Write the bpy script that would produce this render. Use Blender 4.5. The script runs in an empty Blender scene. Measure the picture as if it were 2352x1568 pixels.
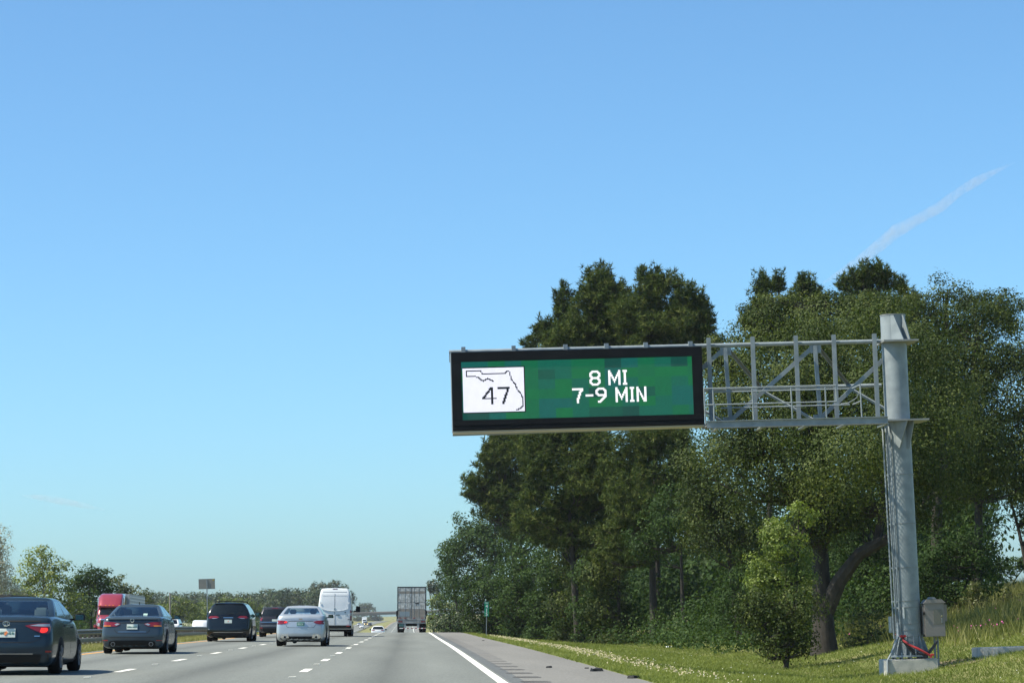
import bpy, bmesh, math, random
import numpy as np
from mathutils import Vector, Matrix
from mathutils.bvhtree import BVHTree
random.seed(7); RNG = np.random.default_rng(11)
PI = math.pi
SC = bpy.context.scene
COL = SC.collection

# ------------------------------------------------------------------ camera
FPX, WPX, HPX = 5800.0, 2352.0, 1568.0
CAMZ = 1.11
def cam_axes(roll=1.7, vp=(939, 1413)):
    d = np.array([(vp[0]-WPX/2)/FPX, -(vp[1]-HPX/2)/FPX, 1.0]); d /= np.linalg.norm(d)
    r = math.radians(roll)
    x0 = np.array([math.cos(r), math.sin(r), 0.0]); X = x0-d*np.dot(x0, d); X /= np.linalg.norm(X)
    Z = np.cross(d, X)
    return np.array([X, d, Z]).T
CM = cam_axes(); CMI = np.linalg.inv(CM)
def at(px, py, Y):
    """world point at distance Y down the road seen in direction (px, py)"""
    v = CMI @ np.array([(px-WPX/2)/FPX, -(py-HPX/2)/FPX, 1.0])
    p = np.array([0, 0, CAMZ])+v*(Y/v[1])
    return Vector(p.tolist())
cam_d = bpy.data.cameras.new('camera'); cam = bpy.data.objects.new('camera', cam_d); COL.objects.link(cam)
cam_d.sensor_width = 36.0; cam_d.lens = FPX/WPX*36.0; cam_d.clip_start = 0.5; cam_d.clip_end = 60000
R = Matrix((CM[0].tolist(), CM[1].tolist(), (-CM[2]).tolist())).transposed()
cam.matrix_world = Matrix.Translation((0, 0, CAMZ)) @ R.to_4x4()
SC.camera = cam

# ------------------------------------------------------------------ world and sun
SUN_EL, SUN_AZ = math.radians(54), math.radians(-101)     # azimuth from +Y, towards +X positive
sdir = Vector((math.sin(SUN_AZ)*math.cos(SUN_EL), math.cos(SUN_AZ)*math.cos(SUN_EL), math.sin(SUN_EL)))
w = bpy.data.worlds.new('World'); SC.world = w; w.use_nodes = True
nt = w.node_tree; nt.nodes.clear()
sky = nt.nodes.new('ShaderNodeTexSky'); sky.sky_type = 'NISHITA'; sky.sun_disc = False
sky.sun_elevation = SUN_EL; sky.sun_rotation = SUN_AZ
sky.air_density = 0.8; sky.dust_density = 0.95; sky.ozone_density = 3.0; sky.altitude = 0
bg = nt.nodes.new('ShaderNodeBackground'); bg.inputs[1].default_value = 0.11
wo = nt.nodes.new('ShaderNodeOutputWorld')
tint = nt.nodes.new('ShaderNodeMix'); tint.data_type = 'RGBA'; tint.blend_type = 'MULTIPLY'; tint.inputs[0].default_value = 1
tint.inputs[7].default_value = (0.69, 0.99, 1.09, 1)      # cyan cast of the photograph's white balance
nt.links.new(sky.outputs[0], tint.inputs[6]); nt.links.new(tint.outputs[2], bg.inputs[0]); nt.links.new(bg.outputs[0], wo.inputs[0])
sl = bpy.data.lights.new('sun', 'SUN'); sl.energy = 5.0; sl.angle = math.radians(0.5); sl.color = (1.0, 0.93, 0.76)
so = bpy.data.objects.new('sun', sl); COL.objects.link(so)
so.rotation_euler = (-sdir).to_track_quat('-Z', 'Y').to_euler(); so.location = (-40, 20, 60)
SC.view_settings.view_transform = 'Standard'; SC.view_settings.look = 'None'
SC.view_settings.gamma = 1.0; SC.view_settings.exposure = 0.7; SC.view_settings.use_curve_mapping = False
SC.cycles.max_bounces = 6; SC.cycles.transparent_max_bounces = 8

# ------------------------------------------------------------------ materials
def mat(name, col, rough=0.6, metal=0.0, col2=None, scale=5.0, bump=0.0, bscale=40.0, coat=0.0, spec=0.5,
        emit=None, estr=1.0, detail=4.0, lo=0.35, hi=0.65, stretch=None):
    m = bpy.data.materials.new(name); m.use_nodes = True
    n = m.node_tree.nodes; L = m.node_tree.links
    b = n['Principled BSDF']
    b.inputs['Base Color'].default_value = (*col, 1); b.inputs['Roughness'].default_value = rough
    b.inputs['Metallic'].default_value = metal; b.inputs['Specular IOR Level'].default_value = spec
    if coat: b.inputs['Coat Weight'].default_value = coat; b.inputs['Coat Roughness'].default_value = 0.04
    tc = n.new('ShaderNodeTexCoord'); src = tc.outputs['Object']
    if stretch:
        mp = n.new('ShaderNodeMapping'); mp.inputs['Scale'].default_value = stretch
        L.new(src, mp.inputs[0]); src = mp.outputs[0]
    if col2:
        t = n.new('ShaderNodeTexNoise'); t.inputs['Scale'].default_value = scale; t.inputs['Detail'].default_value = detail
        L.new(src, t.inputs['Vector'])
        r = n.new('ShaderNodeMapRange'); r.inputs[1].default_value = lo; r.inputs[2].default_value = hi
        L.new(t.outputs[0], r.inputs[0])
        mx = n.new('ShaderNodeMix'); mx.data_type = 'RGBA'
        mx.inputs[6].default_value = (*col, 1); mx.inputs[7].default_value = (*col2, 1)
        L.new(r.outputs[0], mx.inputs[0]); L.new(mx.outputs[2], b.inputs['Base Color'])
    if bump:
        t2 = n.new('ShaderNodeTexNoise'); t2.inputs['Scale'].default_value = bscale; t2.inputs['Detail'].default_value = 3
        L.new(src, t2.inputs['Vector'])
        bp = n.new('ShaderNodeBump'); bp.inputs['Strength'].default_value = bump; bp.inputs['Distance'].default_value = 0.02
        L.new(t2.outputs[0], bp.inputs['Height']); L.new(bp.outputs[0], b.inputs['Normal'])
    if emit:
        b.inputs['Emission Color'].default_value = (*emit, 1); b.inputs['Emission Strength'].default_value = estr
    return m
def paint(name, col, metal=0.5, rough=0.3):
    return mat(name, col, rough, metal, coat=.3, spec=.28, col2=tuple(c*0.86 for c in col), scale=1.7)
def glass(name, tint, opac):
    m = bpy.data.materials.new(name); m.use_nodes = True
    n = m.node_tree.nodes; L = m.node_tree.links; n.clear()
    o = n.new('ShaderNodeOutputMaterial'); tr = n.new('ShaderNodeBsdfTransparent'); tr.inputs[0].default_value = (*tint, 1)
    g = n.new('ShaderNodeBsdfGlossy'); g.inputs[1].default_value = 0.03; g.inputs[0].default_value = (.9, .95, 1, 1)
    d = n.new('ShaderNodeBsdfDiffuse'); d.inputs[0].default_value = (0.015, 0.02, 0.022, 1)
    m1 = n.new('ShaderNodeMixShader'); m1.inputs[0].default_value = opac
    fr = n.new('ShaderNodeFresnel'); fr.inputs[0].default_value = 1.5
    m2 = n.new('ShaderNodeMixShader')
    L.new(tr.outputs[0], m1.inputs[1]); L.new(d.outputs[0], m1.inputs[2])
    L.new(fr.outputs[0], m2.inputs[0]); L.new(m1.outputs[0], m2.inputs[1]); L.new(g.outputs[0], m2.inputs[2])
    L.new(m2.outputs[0], o.inputs[0]); return m
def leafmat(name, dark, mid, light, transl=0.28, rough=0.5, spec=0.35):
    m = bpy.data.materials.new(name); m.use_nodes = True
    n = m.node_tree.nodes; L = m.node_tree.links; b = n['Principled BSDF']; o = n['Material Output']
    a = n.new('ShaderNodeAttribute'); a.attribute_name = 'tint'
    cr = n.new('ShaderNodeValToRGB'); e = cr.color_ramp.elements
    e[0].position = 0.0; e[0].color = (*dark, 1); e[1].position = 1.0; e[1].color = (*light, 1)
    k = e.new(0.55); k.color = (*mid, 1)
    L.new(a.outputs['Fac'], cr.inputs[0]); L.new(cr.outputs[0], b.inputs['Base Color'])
    b.inputs['Roughness'].default_value = rough; b.inputs['Specular IOR Level'].default_value = spec
    t = n.new('ShaderNodeBsdfTranslucent'); mx = n.new('ShaderNodeMixShader'); mx.inputs[0].default_value = transl
    gm = n.new('ShaderNodeMix'); gm.data_type = 'RGBA'; gm.blend_type = 'MULTIPLY'; gm.inputs[0].default_value = 1
    gm.inputs[7].default_value = (1.25, 1.3, 0.5, 1); L.new(cr.outputs[0], gm.inputs[6]); L.new(gm.outputs[2], t.inputs[0])
    L.new(b.outputs[0], mx.inputs[1]); L.new(t.outputs[0], mx.inputs[2]); L.new(mx.outputs[0], o.inputs[0])
    return m

# ------------------------------------------------------------------ tagging and building helpers
def tag(o, label, cat, group=None, kind=None):
    if label: o['label'] = label
    if cat: o['category'] = cat
    if group: o['group'] = group
    if kind: o['kind'] = kind
    return o
def thing(name, label, cat, loc=(0, 0, 0), group=None, rot=(0, 0, 0)):
    o = bpy.data.objects.new(name, None); COL.objects.link(o); o.location = loc; o.rotation_euler = rot
    o.empty_display_size = 0.3
    return tag(o, label, cat, group)
def link(name, me, parent=None, m=None):
    o = bpy.data.objects.new(name, me); COL.objects.link(o)
    if parent is not None: o.parent = parent
    if m is not None and not me.materials: me.materials.append(m)
    return o
def pymesh(name, verts, faces, m, parent=None, smooth=False, auto=None):
    me = bpy.data.meshes.new(name); me.from_pydata([tuple(v) for v in verts], [], faces); me.materials.append(m)
    if smooth: me.shade_smooth()
    me.validate(); me.update()
    return link(name, me, parent)
class MB:
    def __init__(s): s.v = []; s.f = []
    def add(s, vs, fs):
        k = len(s.v); s.v += [tuple(v) for v in vs]; s.f += [tuple(i+k for i in f) for f in fs]; return s
    def box(s, x0, x1, y0, y1, z0, z1):
        vs = [(x, y, z) for z in (z0, z1) for y in (y0, y1) for x in (x0, x1)]
        return s.add(vs, [(0, 2, 3, 1), (4, 5, 7, 6), (0, 1, 5, 4), (2, 6, 7, 3), (0, 4, 6, 2), (1, 3, 7, 5)])
    def bar(s, a, b, w, h=None, up=(0, 0, 1)):
        h = h or w; a = Vector(a); b = Vector(b); d = (b-a).normalized(); u = Vector(up)
        if abs(d.dot(u)) > .98: u = Vector((0, 1, 0))
        r = d.cross(u).normalized(); u = r.cross(d)
        vs = [p+r*(i*w/2)+u*(j*h/2) for p in (a, b) for i, j in ((-1, -1), (1, -1), (1, 1), (-1, 1))]
        return s.add(vs, [(0, 3, 2, 1), (4, 5, 6, 7), (0, 1, 5, 4), (1, 2, 6, 5), (2, 3, 7, 6), (3, 0, 4, 7)])
    def tube(s, pts, r, n=8, caps=True):
        pts = [Vector(p) for p in pts]; rs = r if hasattr(r, '__len__') else [r]*len(pts)
        k = len(s.v); prev = None
        for i, p in enumerate(pts):
            d = (pts[min(i+1, len(pts)-1)]-pts[max(i-1, 0)]).normalized()
            u = prev if prev is not None else (Vector((0, 0, 1)) if abs(d.z) < .9 else Vector((1, 0, 0)))
            u = (u-d*u.dot(d)).normalized(); prev = u; w_ = d.cross(u)
            for j in range(n):
                a = 2*PI*j/n; s.v.append(tuple(p+u*(math.cos(a)*rs[i])+w_*(math.sin(a)*rs[i])))
        for i in range(len(pts)-1):
            for j in range(n):
                a, b = k+i*n+j, k+i*n+(j+1) % n; s.f.append((a, b, b+n, a+n))
        if caps: s.f.append(tuple(k+j for j in reversed(range(n)))); s.f.append(tuple(k+(len(pts)-1)*n+j for j in range(n)))
        return s
    def prism(s, poly, axis, a, b):
        """extrude 2-D polygon along axis (0,1,2) from a to b"""
        n = len(poly); o = [i for i in range(3) if i != axis]; vs = []
        for t in (a, b):
            for q in poly:
                p = [0, 0, 0]; p[axis] = t; p[o[0]] = q[0]; p[o[1]] = q[1]; vs.append(tuple(p))
        return s.add(vs, [tuple(range(n)), tuple(reversed(range(n, 2*n)))]+[(i, i+n, (i+1) % n+n, (i+1) % n) for i in range(n)])
    def go(s, name, m, parent=None, smooth=False, bevel=0.0):
        me = bpy.data.meshes.new(name); me.from_pydata(s.v, [], s.f); me.materials.append(m)
        bm = bmesh.new(); bm.from_mesh(me); bmesh.ops.recalc_face_normals(bm, faces=bm.faces)
        if bevel: bmesh.ops.bevel(bm, geom=bm.edges[:], offset=bevel, segments=2, affect='EDGES', clamp_overlap=True)
        bm.to_mesh(me); bm.free()
        if smooth:
            me.shade_smooth()
            try: me.set_sharp_from_angle(angle=math.radians(40))
            except Exception: pass
        return link(name, me, parent)
def text_mesh(s, size, m, parent, loc, rot, name='lettering', ext=0.004):
    cu = bpy.data.curves.new('lettering', 'FONT'); cu.body = s; cu.size = size; cu.extrude = ext; cu.align_x = 'CENTER'; cu.align_y = 'CENTER'
    o = bpy.data.objects.new('tmp', cu); COL.objects.link(o)
    me = bpy.data.meshes.new_from_object(o.evaluated_get(bpy.context.evaluated_depsgraph_get()))
    bpy.data.objects.remove(o); me.materials.clear(); me.materials.append(m); me.name = name
    q = link(name, me, parent); q.location = loc; q.rotation_euler = rot
    return q

# ------------------------------------------------------------------ terrain
S = math.tan(math.radians(1.7))
PY = [-60, 0, 85, 100, 113, 130, 150, 170, 186, 205, 229, 260, 300, 370, 500, 700, 900, 1065, 1355, 1900, 3000, 6000, 30000]
PZ = [0, 0, 0, -.02, -.05, -.08, -.11, -.13, -.14, -.22, -.40, -.78, -1.25, -2.1, -3.4, -4.3, -4.0, -3.5, -2.9, -3.1, -3, -3, -3]
YS = list(range(-60, 420, 10))+list(range(420, 2200, 40))+[2200, 2600, 3200, 4200, 6000, 9000, 14000, 24000]
_P = np.interp(YS, PY, PZ)
for _ in range(2): _P[8:45] = (_P[7:44]+_P[8:45]*2+_P[9:46])/4
def prof(y): return float(np.interp(y, YS, _P))
CX = [-400, -60, -34, -33, -19, -18.2, -17, -14, -10.2, -9.9, 4.04, 4.6, 9, 12, 14.3, 16.4, 19, 23, 27, 35, 60, 400]
CZ = [-1.2, -.8, -.5, -.4, -.4, -.36, -.38, -.3, -.06, 0, 0, -.05, -.55, -.72, -.5, -.08, .4, 1.05, 1.75, 2.8, 3.2, 3.2]
def oshift(y): return float(np.interp(y, [300, 1000], [0, 5.5]))
def gz(x, y):
    xs = x
    if x > 9: xs = x-min(max((y-72)*.035, 0), 1.5)*min((x-9)/4, 1)
    if x < -14: xs = x-oshift(y)*min((-14-x)/4, 1)
    c = float(np.interp(xs, CX, CZ))
    if x > 12: c *= float(np.interp(y, [300, 800], [1, .3]))
    return prof(y)+c-S*max(min(x, 30), -34)
XS = [-20000, -4000, -1500, -700, -400, -200, -120, -80, -60, -45, -38, -34, -33, -26, -19, -18.2, -17, -15.5, -14, -12, -10.2, -9.9, -6, -2, 1.5,
      4.04, 4.3, 4.6, 6, 7.5, 9, 10.5, 12, 13.2, 14.3, 15.4, 16.4, 17.6, 19, 21, 23, 25, 27, 30, 35, 42, 60, 100, 200, 500, 1500, 5000, 20000]
def grid(xs, ys, fz):
    vs = [(x, y, fz(x, y)) for y in ys for x in xs]; n = len(xs)
    return vs, [(j*n+i, j*n+i+1, (j+1)*n+i+1, (j+1)*n+i) for j in range(len(ys)-1) for i in range(n-1)]
def hit(px, py, y0=40, y1=1500):
    """ground point seen in a direction"""
    Y = y0
    while Y < y1:
        p = at(px, py, Y)
        if p.z <= gz(p.x, Y): return p
        Y *= 1.004
    return at(px, py, y1)
def gnd(x, y):
    z = gz(x, y)
    if -9.95 < x < 4.0 : z -= .12
    if -33.2 < x < -18.9: z -= .05
    return z
M_ground = mat('grass_soil', (.15, .165, .055), .95, col2=(.23, .21, .10), scale=.35, bump=.5, bscale=6, detail=8, spec=.1)
v, f = grid(XS, [-20000, -4000, -1500, -600, -300, -150]+YS, gnd)
tag(pymesh('ground', v, f, M_ground, smooth=True), 'grassy ground and roadside verges', None, kind='structure')

def asphalt(name, a, b, lanes=True, cracks=False):
    m = mat(name, a, .82, col2=b, scale=9, detail=8, bump=.35, bscale=60, spec=.3)
    n = m.node_tree.nodes; L = m.node_tree.links; bs = n['Principled BSDF']
    tc = n.new('ShaderNodeTexCoord'); sx = n.new('ShaderNodeSeparateXYZ'); L.new(tc.outputs['Object'], sx.inputs[0])
    src = bs.inputs['Base Color'].links[0].from_socket
    # fine speckle of pale and dark aggregate
    sp = n.new('ShaderNodeTexNoise'); sp.inputs['Scale'].default_value = 26; sp.inputs['Detail'].default_value = 2; L.new(tc.outputs['Object'], sp.inputs['Vector'])
    mr = n.new('ShaderNodeMapRange'); mr.inputs[1].default_value = .3; mr.inputs[2].default_value = .7; mr.inputs[3].default_value = .72; mr.inputs[4].default_value = 1.28
    L.new(sp.outputs[0], mr.inputs[0])
    mu = n.new('ShaderNodeVectorMath'); mu.operation = 'SCALE'; L.new(src, mu.inputs[0]); L.new(mr.outputs[0], mu.inputs['Scale']); out = mu.outputs[0]
    if lanes:
        # oil drip band in the middle of every lane, drifting a little
        wv = n.new('ShaderNodeMath'); wv.operation = 'MULTIPLY_ADD'; wv.inputs[1].default_value = 1/3.66; wv.inputs[2].default_value = (2.12+3.66*4)/3.66
        nz = n.new('ShaderNodeTexNoise'); nz.inputs['Scale'].default_value = 1; mp = n.new('ShaderNodeMapping'); mp.inputs['Scale'].default_value = (.5, .03, 1)
        L.new(tc.outputs['Object'], mp.inputs[0]); L.new(mp.outputs[0], nz.inputs['Vector'])
        ad = n.new('ShaderNodeMath'); ad.operation = 'MULTIPLY_ADD'; ad.inputs[1].default_value = .6; L.new(nz.outputs[0], ad.inputs[0]); L.new(sx.outputs[0], ad.inputs[2])
        L.new(ad.outputs[0], wv.inputs[0])
        fr = n.new('ShaderNodeMath'); fr.operation = 'FRACT'; L.new(wv.outputs[0], fr.inputs[0])
        cv = n.new('ShaderNodeValToRGB'); e = cv.color_ramp.elements
        e[0].position = .0; e[0].color = (.93, .93, .93, 1); e[1].position = 1; e[1].color = (.93, .93, .93, 1)
        for p_, c_ in ((.26, 1.0), (.42, .86), (.53, .66), (.64, .86), (.8, 1.0)):
            q = e.new(p_); q.color = (c_, c_, c_, 1)
        L.new(fr.outputs[0], cv.inputs[0])
        m2 = n.new('ShaderNodeMix'); m2.data_type = 'RGBA'; m2.blend_type = 'MULTIPLY'; m2.inputs[0].default_value = 1
        L.new(out, m2.inputs[6]); L.new(cv.outputs[0], m2.inputs[7]); out = m2.outputs[2]
    # long streaky patches
    mp2 = n.new('ShaderNodeMapping'); mp2.inputs['Scale'].default_value = (.55, .05, 1); L.new(tc.outputs['Object'], mp2.inputs[0])
    n3 = n.new('ShaderNodeTexNoise'); n3.inputs['Scale'].default_value = 1; n3.inputs['Detail'].default_value = 5; L.new(mp2.outputs[0], n3.inputs['Vector'])
    r3 = n.new('ShaderNodeMapRange'); r3.inputs[1].default_value = .3; r3.inputs[2].default_value = .7; r3.inputs[3].default_value = .87; r3.inputs[4].default_value = 1.1
    L.new(n3.outputs[0], r3.inputs[0]); m3 = n.new('ShaderNodeVectorMath'); m3.operation = 'SCALE'; L.new(out, m3.inputs[0]); L.new(r3.outputs[0], m3.inputs['Scale'])
    L.new(m3.outputs[0], bs.inputs['Base Color']); return m
M_road = asphalt('lane_asphalt', (.152, .161, .149), (.182, .191, .175))
M_shoulder = asphalt('shoulder_asphalt', (.165, .16, .147), (.193, .184, .17), lanes=False)
M_seam = asphalt('seam_asphalt', (.10, .107, .108), (.12, .126, .127), lanes=False)
M_white = mat('white_road_paint', (.78, .76, .68), .6, col2=(.55, .54, .49), scale=14, detail=6, lo=.5, hi=.8)
M_yellow = mat('yellow_road_paint', (.80, .36, .02), .6, col2=(.62, .29, .03), scale=10)
RYS = [-1500, -600, -300, -150]+[y for y in YS if y <= 2300]
def rz(x, y, h=0): return prof(y)-S*x+h
def strip(name, x0, x1, ys, h, m, parent=None, opp=False, thick=0.0):
    if opp: fz = lambda x, y: prof(y)-.4-S*max(x, -34)+h; fx = lambda x, y: x+oshift(y)
    else: fz = lambda x, y: rz(x, y, h); fx = lambda x, y: x
    vs = []; nx = [x0, (x0+x1)/2, x1]
    for y in ys:
        for x in nx:
            X = fx(x, y); vs.append((X, y, fz(X, y)))
    fs = [(j*3+i, j*3+i+1, (j+1)*3+i+1, (j+1)*3+i) for j in range(len(ys)-1) for i in range(2)]
    return pymesh(name, vs, fs, m, parent)
road = tag(strip('road', -9.9, 1.68, RYS, 0, M_road), 'three lane grey asphalt carriageway going away', None, kind='structure')
sh = tag(strip('shoulder', 1.95, 4.04, RYS, 0, M_shoulder), 'paler paved shoulder right of the white line', None, kind='structure')
se = strip('seam', 1.68, 1.95, RYS, 0, M_seam, sh)
strip('edge_line', 1.45, 1.62, RYS, .004, M_white, road)
strip('median_edge_line', -9.52, -9.36, RYS, .004, M_yellow, road)
opp = tag(strip('opposing_road', -33, -19, RYS, .0, M_road, opp=True), 'carriageway of the oncoming traffic beyond the guardrail', None, kind='structure')
strip('edge_line', -20.6, -20.42, RYS, .004, M_yellow, opp, opp=True)
strip('edge_line', -31.6, -31.42, RYS, .004, M_white, opp, opp=True)
# lane dashes (10 ft with 30 ft gaps) and reflective markers between them
def dash(x, y0, y1, parent, op=False, w_=.075):
    def P(X, y): return (X+(oshift(y) if op else 0), y, (prof(y)-.4-S*(X+oshift(y)) if op else rz(X, y))+.005)
    o = pymesh('lane_dash', [P(x-w_, y0), P(x+w_, y0), P(x+w_, y1), P(x-w_, y1)], [(0, 1, 2, 3)], M_white, parent); return o
for lane, x in enumerate((-2.12, -5.78)):
    c = 52.0+(0 if lane == 0 else 0)
    k = -1
    while c+12.19*k < 1400:
        y = c+12.19*k
        if y > 38:
            dash(x, y-1.5, y+1.5, road, w_=.085 if y < 300 else .14)
            if y < 260:
                yy = y+6.1; z = rz(x, yy)
                MB().box(x-.07, x+.07, yy-.06, yy+.06, z+.003, z+.022).go('road_marker', M_white, road, bevel=.006)
        k += 1
for x in (-24.2, -27.9):
    for k in range(75):
        y = 300+k*12.19*1.0
        dash(x, y-1.5, y+1.5, opp, True, .14)
M_rumble = mat('rumble_groove', (.115, .112, .108), .9, col2=(.15, .145, .14), scale=20)
y = 43.0
while y < 150:
    vs = []; fs = []
    for i in range(4):
        y0 = y-.55+i*.3; k = len(vs)
        ww = .28-.03*abs(i-1.5)
        vs += [(2.12-ww, y0+.02, rz(2.12-ww, y0)+.004), (2.12+ww*.9, y0, rz(2.12+ww, y0)+.004), (2.12+ww, y0+.17, rz(2.12+ww, y0+.17)+.004), (2.12-ww, y0+.16, rz(2.12-ww, y0+.16)+.004)]
        fs.append((k, k+1, k+2, k+3))
    pymesh('rumble_strip', vs, fs, M_rumble, sh)
    y += 3.25

# ------------------------------------------------------------------ overhead sign structure
M_galv = mat('galvanised_steel', (.265, .30, .315), .5, .1, col2=(.195, .225, .24), scale=3.2, detail=8, bump=.05, bscale=30)
M_galv2 = mat('weathered_galvanised_plate', (.27, .28, .28), .6, .25, col2=(.20, .21, .21), scale=5)
M_black = mat('black_housing', (.006, .007, .009), .6, 0, col2=(.009, .01, .012), scale=2, spec=.15)
M_conc = mat('concrete', (.50, .48, .43), .9, col2=(.36, .36, .33), scale=4, detail=8, bump=.4, bscale=30)
M_cable = mat('black_cable', (.03, .03, .032), .5)
M_red = mat('red_strap', (.45, .03, .035), .6, col2=(.3, .03, .03), scale=9)
M_dark = mat('dark_void', (.006, .006, .007), .9)
G = thing('sign_gantry', 'galvanised steel cantilever sign structure with truss arm and round upright on the right verge', 'sign gantry', (14.2, 72, -.45))
def gp(mb, name, m=M_galv, parent=G, smooth=True, bevel=0.0):
    mb.v = [(a-14.2, b-72, c+.45) for a, b, c in mb.v]
    o = mb.go(name, m, G, smooth, bevel)
    if parent is not G: o.parent = parent
    return o
pole = gp(MB().tube([(14.235, 72, -.42), (14.21, 72, 3), (14.19, 72, 6), (14.185, 72, 9.3)], [.365, .362, .36, .358], 40), 'upright')
gp(MB().tube([(14.185, 72, 9.3), (14.185, 72, 9.325)], .37, 40), 'cap', M_galv2)
for z0, z1, xr, nm in ((8.5, 8.55, 14.78, 'flange_plate'), (6.22, 6.27, 14.98, 'flange_plate')):
    gp(MB().box(13.78, xr, 71.35, 72.65, z0, z1), nm, M_galv2, smooth=False)
for (xi, yi), (xo, yo) in (((-.12, -.34), (.17, -.63)), ((.2, -.30), (.385, -.50))):   # stiffening fins above the top plate and below the lower one
    for za, zb_, zt_ in ((8.552, 8.552, 9.28), (6.218, 6.218, 5.45)):
        vs = []
        for t in (-.012, .012):
            for (x, y), z in (((xi, yi), za), ((xo, yo), zb_), ((xo-.75*(xo-xi), yo-.75*(yo-yi)), zt_), ((xi, yi), zt_)): vs.append((14.185+x+t, 72+y+t, z))
        gp(MB().add(vs, [(0, 1, 2, 3), (7, 6, 5, 4), (0, 4, 5, 1), (1, 5, 6, 2), (2, 6, 7, 3), (3, 7, 4, 0)]), 'gusset_fin', smooth=False)
yf, yb = 72.0, 73.25
gp(MB().tube([(1.34, yf, 8.57), (14.2, yf, 8.57)], .062, 12), 'top_chord')
gp(MB().tube([(1.38, yf, 6.22), (14.2, yf, 6.30)], .06, 12), 'bottom_chord')
gp(MB().tube([(1.5, yb, 7.40), (14.0, yb, 7.40)], .065, 12), 'rear_chord')
nodes = [1.5, 4.1, 6.7, 9.3, 11.9, 14.4]
def angle(a, b, w=.085, t=.012, name='diagonal', m=M_galv):
    a = Vector(a); b = Vector(b); mb = MB(); mb.bar(a, b, t, w, (0, 0, 1)); d = (b-a).normalized()
    u = Vector((0, 0, 1)); r = d.cross(u).normalized(); u = r.cross(d)
    mb.bar(a+u*(w/2)+r*(w/2), b+u*(w/2)+r*(w/2), w, t, (0, 0, 1)); gp(mb, name, m, smooth=False)
for i, x in enumerate(nodes):
    if 0 < i < 5: angle((x-.06, yf, 8.5), (x+.02, yf, 6.32), .1, name='truss_vertical')
    gp(MB().box(x-.16, x+.16, yf-.02, yf+.02, 8.28, 8.52), 'gusset_plate', smooth=False)
    gp(MB().box(x-.14, x+.14, yf-.02, yf+.02, 6.32, 6.50), 'gusset_plate', smooth=False)
    if i > 0: angle((x-.1, yf, 8.42), (nodes[i-1]+.1, yf, 6.42), .11)
    if i < 5:
        xm = x+1.1
        angle((x+.05, yf+.05, 8.45), (xm, yb, 7.44), .08, m=M_galv2)
        angle((xm+.05, yb, 7.36), (nodes[i+1]-.1, yf+.05, 6.34), .08)
for x in (1.75, 3.19, 4.68, 5.86, 6.99, 8.28):
    gp(MB().box(x-.06, x+.06, yf-.13, yf-.02, 8.42, 8.70), 'sign_hanger', smooth=False)
for x in (8.80, 10.07, 11.32, 12.42, 13.6):    # wide flange hangers carrying the walkway
    mb = MB(); mb.box(x-.055, x+.055, yf-.2, yf-.188, 6.2, 8.78); mb.box(x-.055, x+.055, yf-.09, yf-.078, 6.2, 8.78); mb.box(x-.006, x+.006, yf-.188, yf-.09, 6.2, 8.78)
    gp(mb, 'hanger_beam', smooth=False)
    gp(MB().box(x-.05, x+.05, 70.5, 71.8, 6.06, 6.11), 'walkway_bracket', smooth=False)
W0, W1 = 8.50, 13.62
mb = MB(); mb.box(W0, W1, 70.5, 70.51, 6.10, 6.29); mb.box(W0, W1, 70.45, 70.51, 6.27, 6.29); mb.box(W0, W1, 70.45, 70.51, 6.09, 6.105)
gp(mb, 'walkway_channel', smooth=False)
mb = MB()
for i in range(30): mb.box(W0, W1, 70.55+i*.04, 70.556+i*.04, 6.15, 6.19)
for i in range(52): mb.box(W0+i*.1, W0+i*.1+.006, 70.55, 71.75, 6.15, 6.18)
o_ = gp(mb, 'walkway_grating', M_galv2, smooth=False)
for x in (8.47, 8.72, 9.83, 10.93, 11.90, 12.90):
    gp(MB().tube([(x, 70.56, 6.2), (x-.01, 70.56, 7.21)], .021, 8), 'rail_post')
gp(MB().tube([(12.2, 70.56, 6.72), (12.2, 70.56, 7.21)], .02, 8), 'rail_post')
for zz, x1 in ((7.21, 12.2), (6.75, 12.2)):
    gp(MB().tube([(8.47, 70.56, zz), (x1, 70.56, zz)], .021, 8), 'handrail')
for zz, x0 in ((7.13, 8.77), (6.67, 9.05)):
    gp(MB().tube([(x0, 71.6, zz+.06), (12.75, 71.6, zz+.06)], .021, 8), 'handrail')
for zz in (7.21, 6.75): gp(MB().tube([(12.72, 70.9, zz-.07), (12.90, 70.56, zz)], .02, 8), 'handrail')
gp(MB().tube([(12.88, 70.56, 7.05), (12.8, 70.7, 6.85), (12.62, 71, 6.74), (12.45, 71.3, 6.74)], .012, 6), 'safety_chain')
# conduits and bands on the upright
for dx, dy in ((-.445, -.10), (-.375, -.17), (-.29, -.27)):
    gp(MB().tube([(14.23+dx, 72+dy-.03, .05), (14.2+dx, 72+dy-.03, 3), (14.17+dx, 72+dy-.03, 5.95), (14.17+dx, 72+dy+.05, 6.1)], .026, 8), 'conduit')
for z in (4.7, 3.3, 2.05, .92, .45, .28, .1, -.04, 1.1):
    gp(MB().tube([(14.215, 72, z), (14.215, 72, z+.018)], .374, 40), 'band_clamp', M_galv2)
    if z > .9: gp(MB().bar((13.76, 71.88, z), (13.98, 71.72, z), .03, .04), 'conduit_clip', smooth=False)
gp(MB().box(14.02, 14.06, 71.625, 71.66, .62, .95), 'id_plate', mat('white_plate', (.7, .7, .68), .5), smooth=False)
gp(MB().box(13.72, 13.86, 71.95, 72.3, .22, .68), 'junction_box', smooth=False, bevel=.01)
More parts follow.
